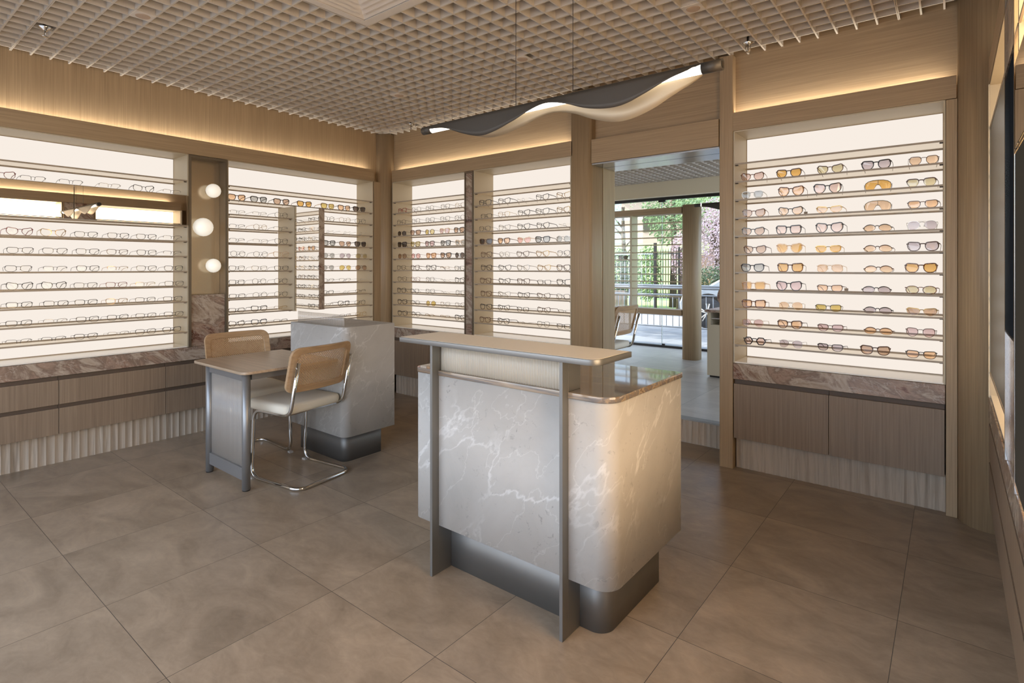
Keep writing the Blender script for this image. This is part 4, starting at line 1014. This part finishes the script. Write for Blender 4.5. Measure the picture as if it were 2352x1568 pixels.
while x < .9:
    if k % 11 == 0: rel(MB().tube([(x, 9.75, gz), (x, 9.75, .965)], .024, 8)).build('post', M_galv, t)
    else: rel(MB().tube([(x, 9.75, .215), (x, 9.75, .80)], .0065, 6)).build('picket', M_galv, t)
    x += .1225; k += 1
t = thing('guardrail', 'low steel guardrail along the street edge', 'barrier', (-4.4, 10.5, gz)); OFF = Vector(t.location)
rel(MB().tube([(-12, 10.5, .90), (4, 10.5, .90)], .03, 8)).build('rail', M_galv, t)
for x_ in (-11, -8.6, -6.2, -3.2, -1.2, .8): rel(MB().tube([(x_, 10.5, gz), (x_, 10.5, .88)], .025, 8)).build('post', M_galv, t)

M_leafg = plain('green_leaf', srgb(128, 152, 104), .7); M_leafd = plain('dark_green_leaf', srgb(98, 116, 88), .7)
M_leafp = plain('pink_blossom', srgb(222, 196, 200), .8); M_bark = plain('bark', srgb(92, 76, 62), .9)
M_leafl = plain('pale_green_leaf', srgb(178, 198, 150), .7)
def crown(mb, c, r, n, size, rr):
    for _ in range(n):
        while True:
            p = Vector((rr.uniform(-1, 1), rr.uniform(-1, 1), rr.uniform(-1, 1)))
            if .35 < p.length < 1: break
        q = Vector((c[0]+p.x*r[0], c[1]+p.y*r[1], c[2]+p.z*r[2]))
        a = Vector((rr.gauss(0, 1), rr.gauss(0, 1), rr.gauss(0, 1))).normalized(); b = a.orthogonal().normalized(); c_ = a.cross(b)
        s_ = size*rr.uniform(.6, 1.3)
        mb.add([q-b*s_, q-c_*s_*.5, q+b*s_, q+c_*s_*.5], [(0, 1, 2, 3)])
def tree(name, label, x, y, z0, h, cr, cz, n, size, mat, cat='tree', group=None, seed=1):
    rr = random.Random(seed); t = thing(name, label, cat, (x, y, z0), 0, group)
    if h: 
        m = MB().tube([(0, 0, 0), (.05, 0, h*.5), (0, 0, h)], [.12, .09, .05], 8)
        for k in range(6):
            a = k*1.05; m.tube([(0, 0, h*(.45+.08*k)), (math.cos(a)*cr[0]*.5, math.sin(a)*cr[1]*.5, h*(.45+.08*k)+cr[2]*.4)], [.04, .012], 6)
        m.build('trunk', M_bark, t)
    m = MB(); crown(m, (0, 0, cz), cr, n, size, rr); m.build('foliage', mat, t); return t
def upx(px, y): dx, dy = ray(px); return dx*(y/dy)
tree('green_tree', 'tall green tree overhanging at the top right of the window', upx(1545, 15.8), 15.8, .12, 3.6, (.9, .9, 1.1), 2.9, 3600, 0.046, M_leafg, seed=2)
tree('green_tree', 'pale green tree above the pink blossom right of the window post', upx(1632, 18.2), 18.2, .12, 4.2, (1.2, 1.0, 1.0), 3.15, 5280, 0.050, M_leafl, seed=3)
tree('blossom_tree', 'large pink blossom tree right of the window post', upx(1645, 16.2), 16.2, .12, 2.6, (.95, .7, 1.25), 1.95, 8640, 0.034, M_leafp, seed=4)
tree('blossom_tree', 'small pink blossom tree beside the iron gate', upx(1562, 15.2), 15.2, .12, 1.7, (.32, .2, .7), 1.5, 1680, 0.028, M_leafp, seed=5)
tree('garden_shrub', 'dark green shrub left in the doorway view', upx(1422, 15.4), 15.4, .12, 0, (.55, .4, .85), .95, 3600, 0.037, M_leafd, 'shrub', seed=6)
tree('garden_shrub', 'spreading green shrub between window divider and iron gate', upx(1486, 15.4), 15.4, .12, 0, (.45, .4, .85), 1.0, 3120, 0.034, M_leafg, 'shrub', seed=7)
tree('garden_shrub', 'dark shrub below the pink blossom tree', upx(1632, 15.15), 15.15, .12, 0, (.6, .25, .5), .72, 2880, 0.031, M_leafd, 'shrub', seed=8)
tree('bare_tree', 'sparse pale tree before the building at left', upx(1430, 18.5), 18.5, .12, 3.4, (1.0, .8, 1.2), 2.9, 528, 0.031, M_leafl, seed=9)
tag(MB().box((-30, 14.6, .121), (-7.45, 14.8, .62)).box((-5.75, 14.6, .121), (10, 14.8, .62)).build('stone_boundary', plain('garden_wall_stone', srgb(140, 122, 104), .9)), 'low stone garden wall across the street', 'wall')
t = tag(MB().box((upx(1610, 17.3), 17.3, .121), (upx(1610, 17.3)+3.5, 17.4, 1.7)).build('board_fence', wood('fence_board', srgb(150, 118, 88), srgb(182, 150, 116), 'x', .8, 40)), 'brown board fence behind the blossom tree', 'fence')
tree('street_tree', 'street tree on the pavement whose crown dapples the slabs', -8.7, 9.0, gz, 4.2, (2.4, 1.6, .9), 4.6, 3600, 0.081, M_leafg, seed=11)
# iron gate
gx0, gx1 = upx(1505, 14.5), upx(1560, 14.5)
t = thing('iron_gate', 'black iron gate with spiked bars before the lawn', 'gate', ((gx0+gx1)/2, 14.5, gz)); OFF = Vector(t.location)
rel(MB().box((gx0-.035, 14.465, .121), (gx0+.035, 14.535, 1.98))).build('gate_post', M_black, t); rel(MB().box((gx1-.022, 14.47, .121), (gx1+.022, 14.52, 1.85))).build('gate_post', M_black, t)
for z_ in (.45, .56, 1.66): rel(MB().box((gx0, 14.48, z_), (gx1, 14.52, z_+.03))).build('rail', M_black, t)
nb = 9
for i in range(1, nb): x = gx0+(gx1-gx0)*i/nb; rel(MB().tube([(x, 14.5, .45), (x, 14.5, 1.75), (x, 14.5, 1.84)], [.011, .011, .002], 6)).build('bar', M_black, t)
t = thing('iron_fence', 'grey iron fence continuing left from the gate', 'fence', (gx0-1.2, 14.5, gz)); OFF = Vector(t.location)
for z_ in (.5, 1.5, 1.66): rel(MB().box((gx0-3, 14.48, z_), (gx0-.06, 14.52, z_+.03))).build('rail', M_galv, t)
for i in range(22): x = gx0-.15-.13*i; rel(MB().tube([(x, 14.5, gz), (x, 14.5, 1.7)], .009, 5)).build('bar', M_galv, t)
tag(MB().box((gx1+.06, 14.44, .55), (gx1+.50, 14.50, 1.0)).box((gx1+.25, 14.46, .12), (gx1+.30, 14.49, .55)).build('notice_board', plain('brown_board', srgb(66, 46, 40), .6)), 'dark brown notice board beside the iron gate', 'sign')
# glazed building and gabled house beyond
t = thing('glass_building', 'long grey glazed building behind the trees', 'building', (-14, 27, 2.30)); OFF = Vector(t.location)
rel(MB().box((-34, 27, 2.301), (10, 34, 9.5))).build('body', plain('pale_grey_cladding', srgb(176, 180, 188), .6), t)
for i in range(26):
    for j in range(3): x = -25+i*1.15; rel(MB().box((x, 26.95, 2.6+j*2.2), (x+.98, 27, 2.6+j*2.2+1.95))).build('window', plain('facade_glass', srgb(150, 158, 170), .15, .2), t)
t = thing('gabled_house', 'small brick house with pitched roof before the glazed building', 'house', (upx(1522, 24.5), 24.5, 2.301)); OFF = Vector((0, 0, 0))
MB().box((-1.6, -1, 0), (1.6, 1.2, 2.2)).build('walls', plain('pale_brick', srgb(176, 150, 140), .9), t)
m = MB(); m.add([(-1.8, -1.2, 2.2), (1.8, -1.2, 2.2), (1.8, 1.4, 2.2), (-1.8, 1.4, 2.2), (0, -1.2, 3.4), (0, 1.4, 3.4)], [(0, 1, 4), (1, 2, 5, 4), (2, 3, 5), (3, 0, 4, 5), (0, 3, 2, 1)]); m.build('roof', plain('roof_slate', srgb(130, 124, 124), .8), t)
MB().box((-.5, -1.03, .6), (.5, -1, 1.6)).build('window', M_teal, t)
# parked car: only its front wheel area shows at the right of the doorway
cxw = upx(1627, 11.7)
t = thing('parked_car', 'silver parked car with spoked wheel beyond the railing', 'car', (cxw, 11.7, gz-.078)); OFF = Vector((0, 0, 0))
prof = [(-.62, .30), (-.64, .52), (-.56, .72), (-.1, .84), (.55, 1.22), (1.9, 1.28), (2.6, .95), (3.15, .88), (3.2, .35), (2.9, .25)]
prof = prof+[(2.75-.38*math.cos(a), .25+.38*math.sin(a)) for a in [PI*i/8 for i in range(8, -1, -1)]][::-1][::-1] if False else prof
m = MB(); n = len(prof)
m.v = [(x, 0, z) for x, z in prof]+[(x, 1.7, z) for x, z in prof]; m.f = [tuple(range(n)), tuple(reversed(range(n, 2*n)))]+[(i, (i+1) % n, n+(i+1) % n, n+i) for i in range(n)]; m.sm = [False]*len(m.f)
m.build('body', plain('silver_car_paint', srgb(190, 192, 196), .25, .5), t, .04)
MB().lathe([(.36, -.012), (.37, -.006), (.37, -.002)], (0, 0, .36), 24, 'y').build('wheel_arch', M_black, t)
for wx in (0, 2.45):
    ty = MB().lathe([(.18, -.06), (.31, -.055), (.32, -.02), (.32, .10)], (wx, 0, .32), 28, 'y').build('tyre', plain('tyre_rubber', srgb(50, 50, 52), .9), t)
    m = MB()
    for k in range(5):
        a = k*2*PI/5+.3; m.tube([(wx, -.066, .32), (wx+.20*math.cos(a+.12), -.066, .32+.20*math.sin(a+.12))], .014, 5); m.tube([(wx, -.066, .32), (wx+.20*math.cos(a-.22), -.066, .32+.20*math.sin(a-.22))], .014, 5)
    m.build('wheel_rim', M_white, ty)
m = MB().box((.65, -.005, .95), (1.75, .0, 1.18)); m.build('side_window', M_teal, t)
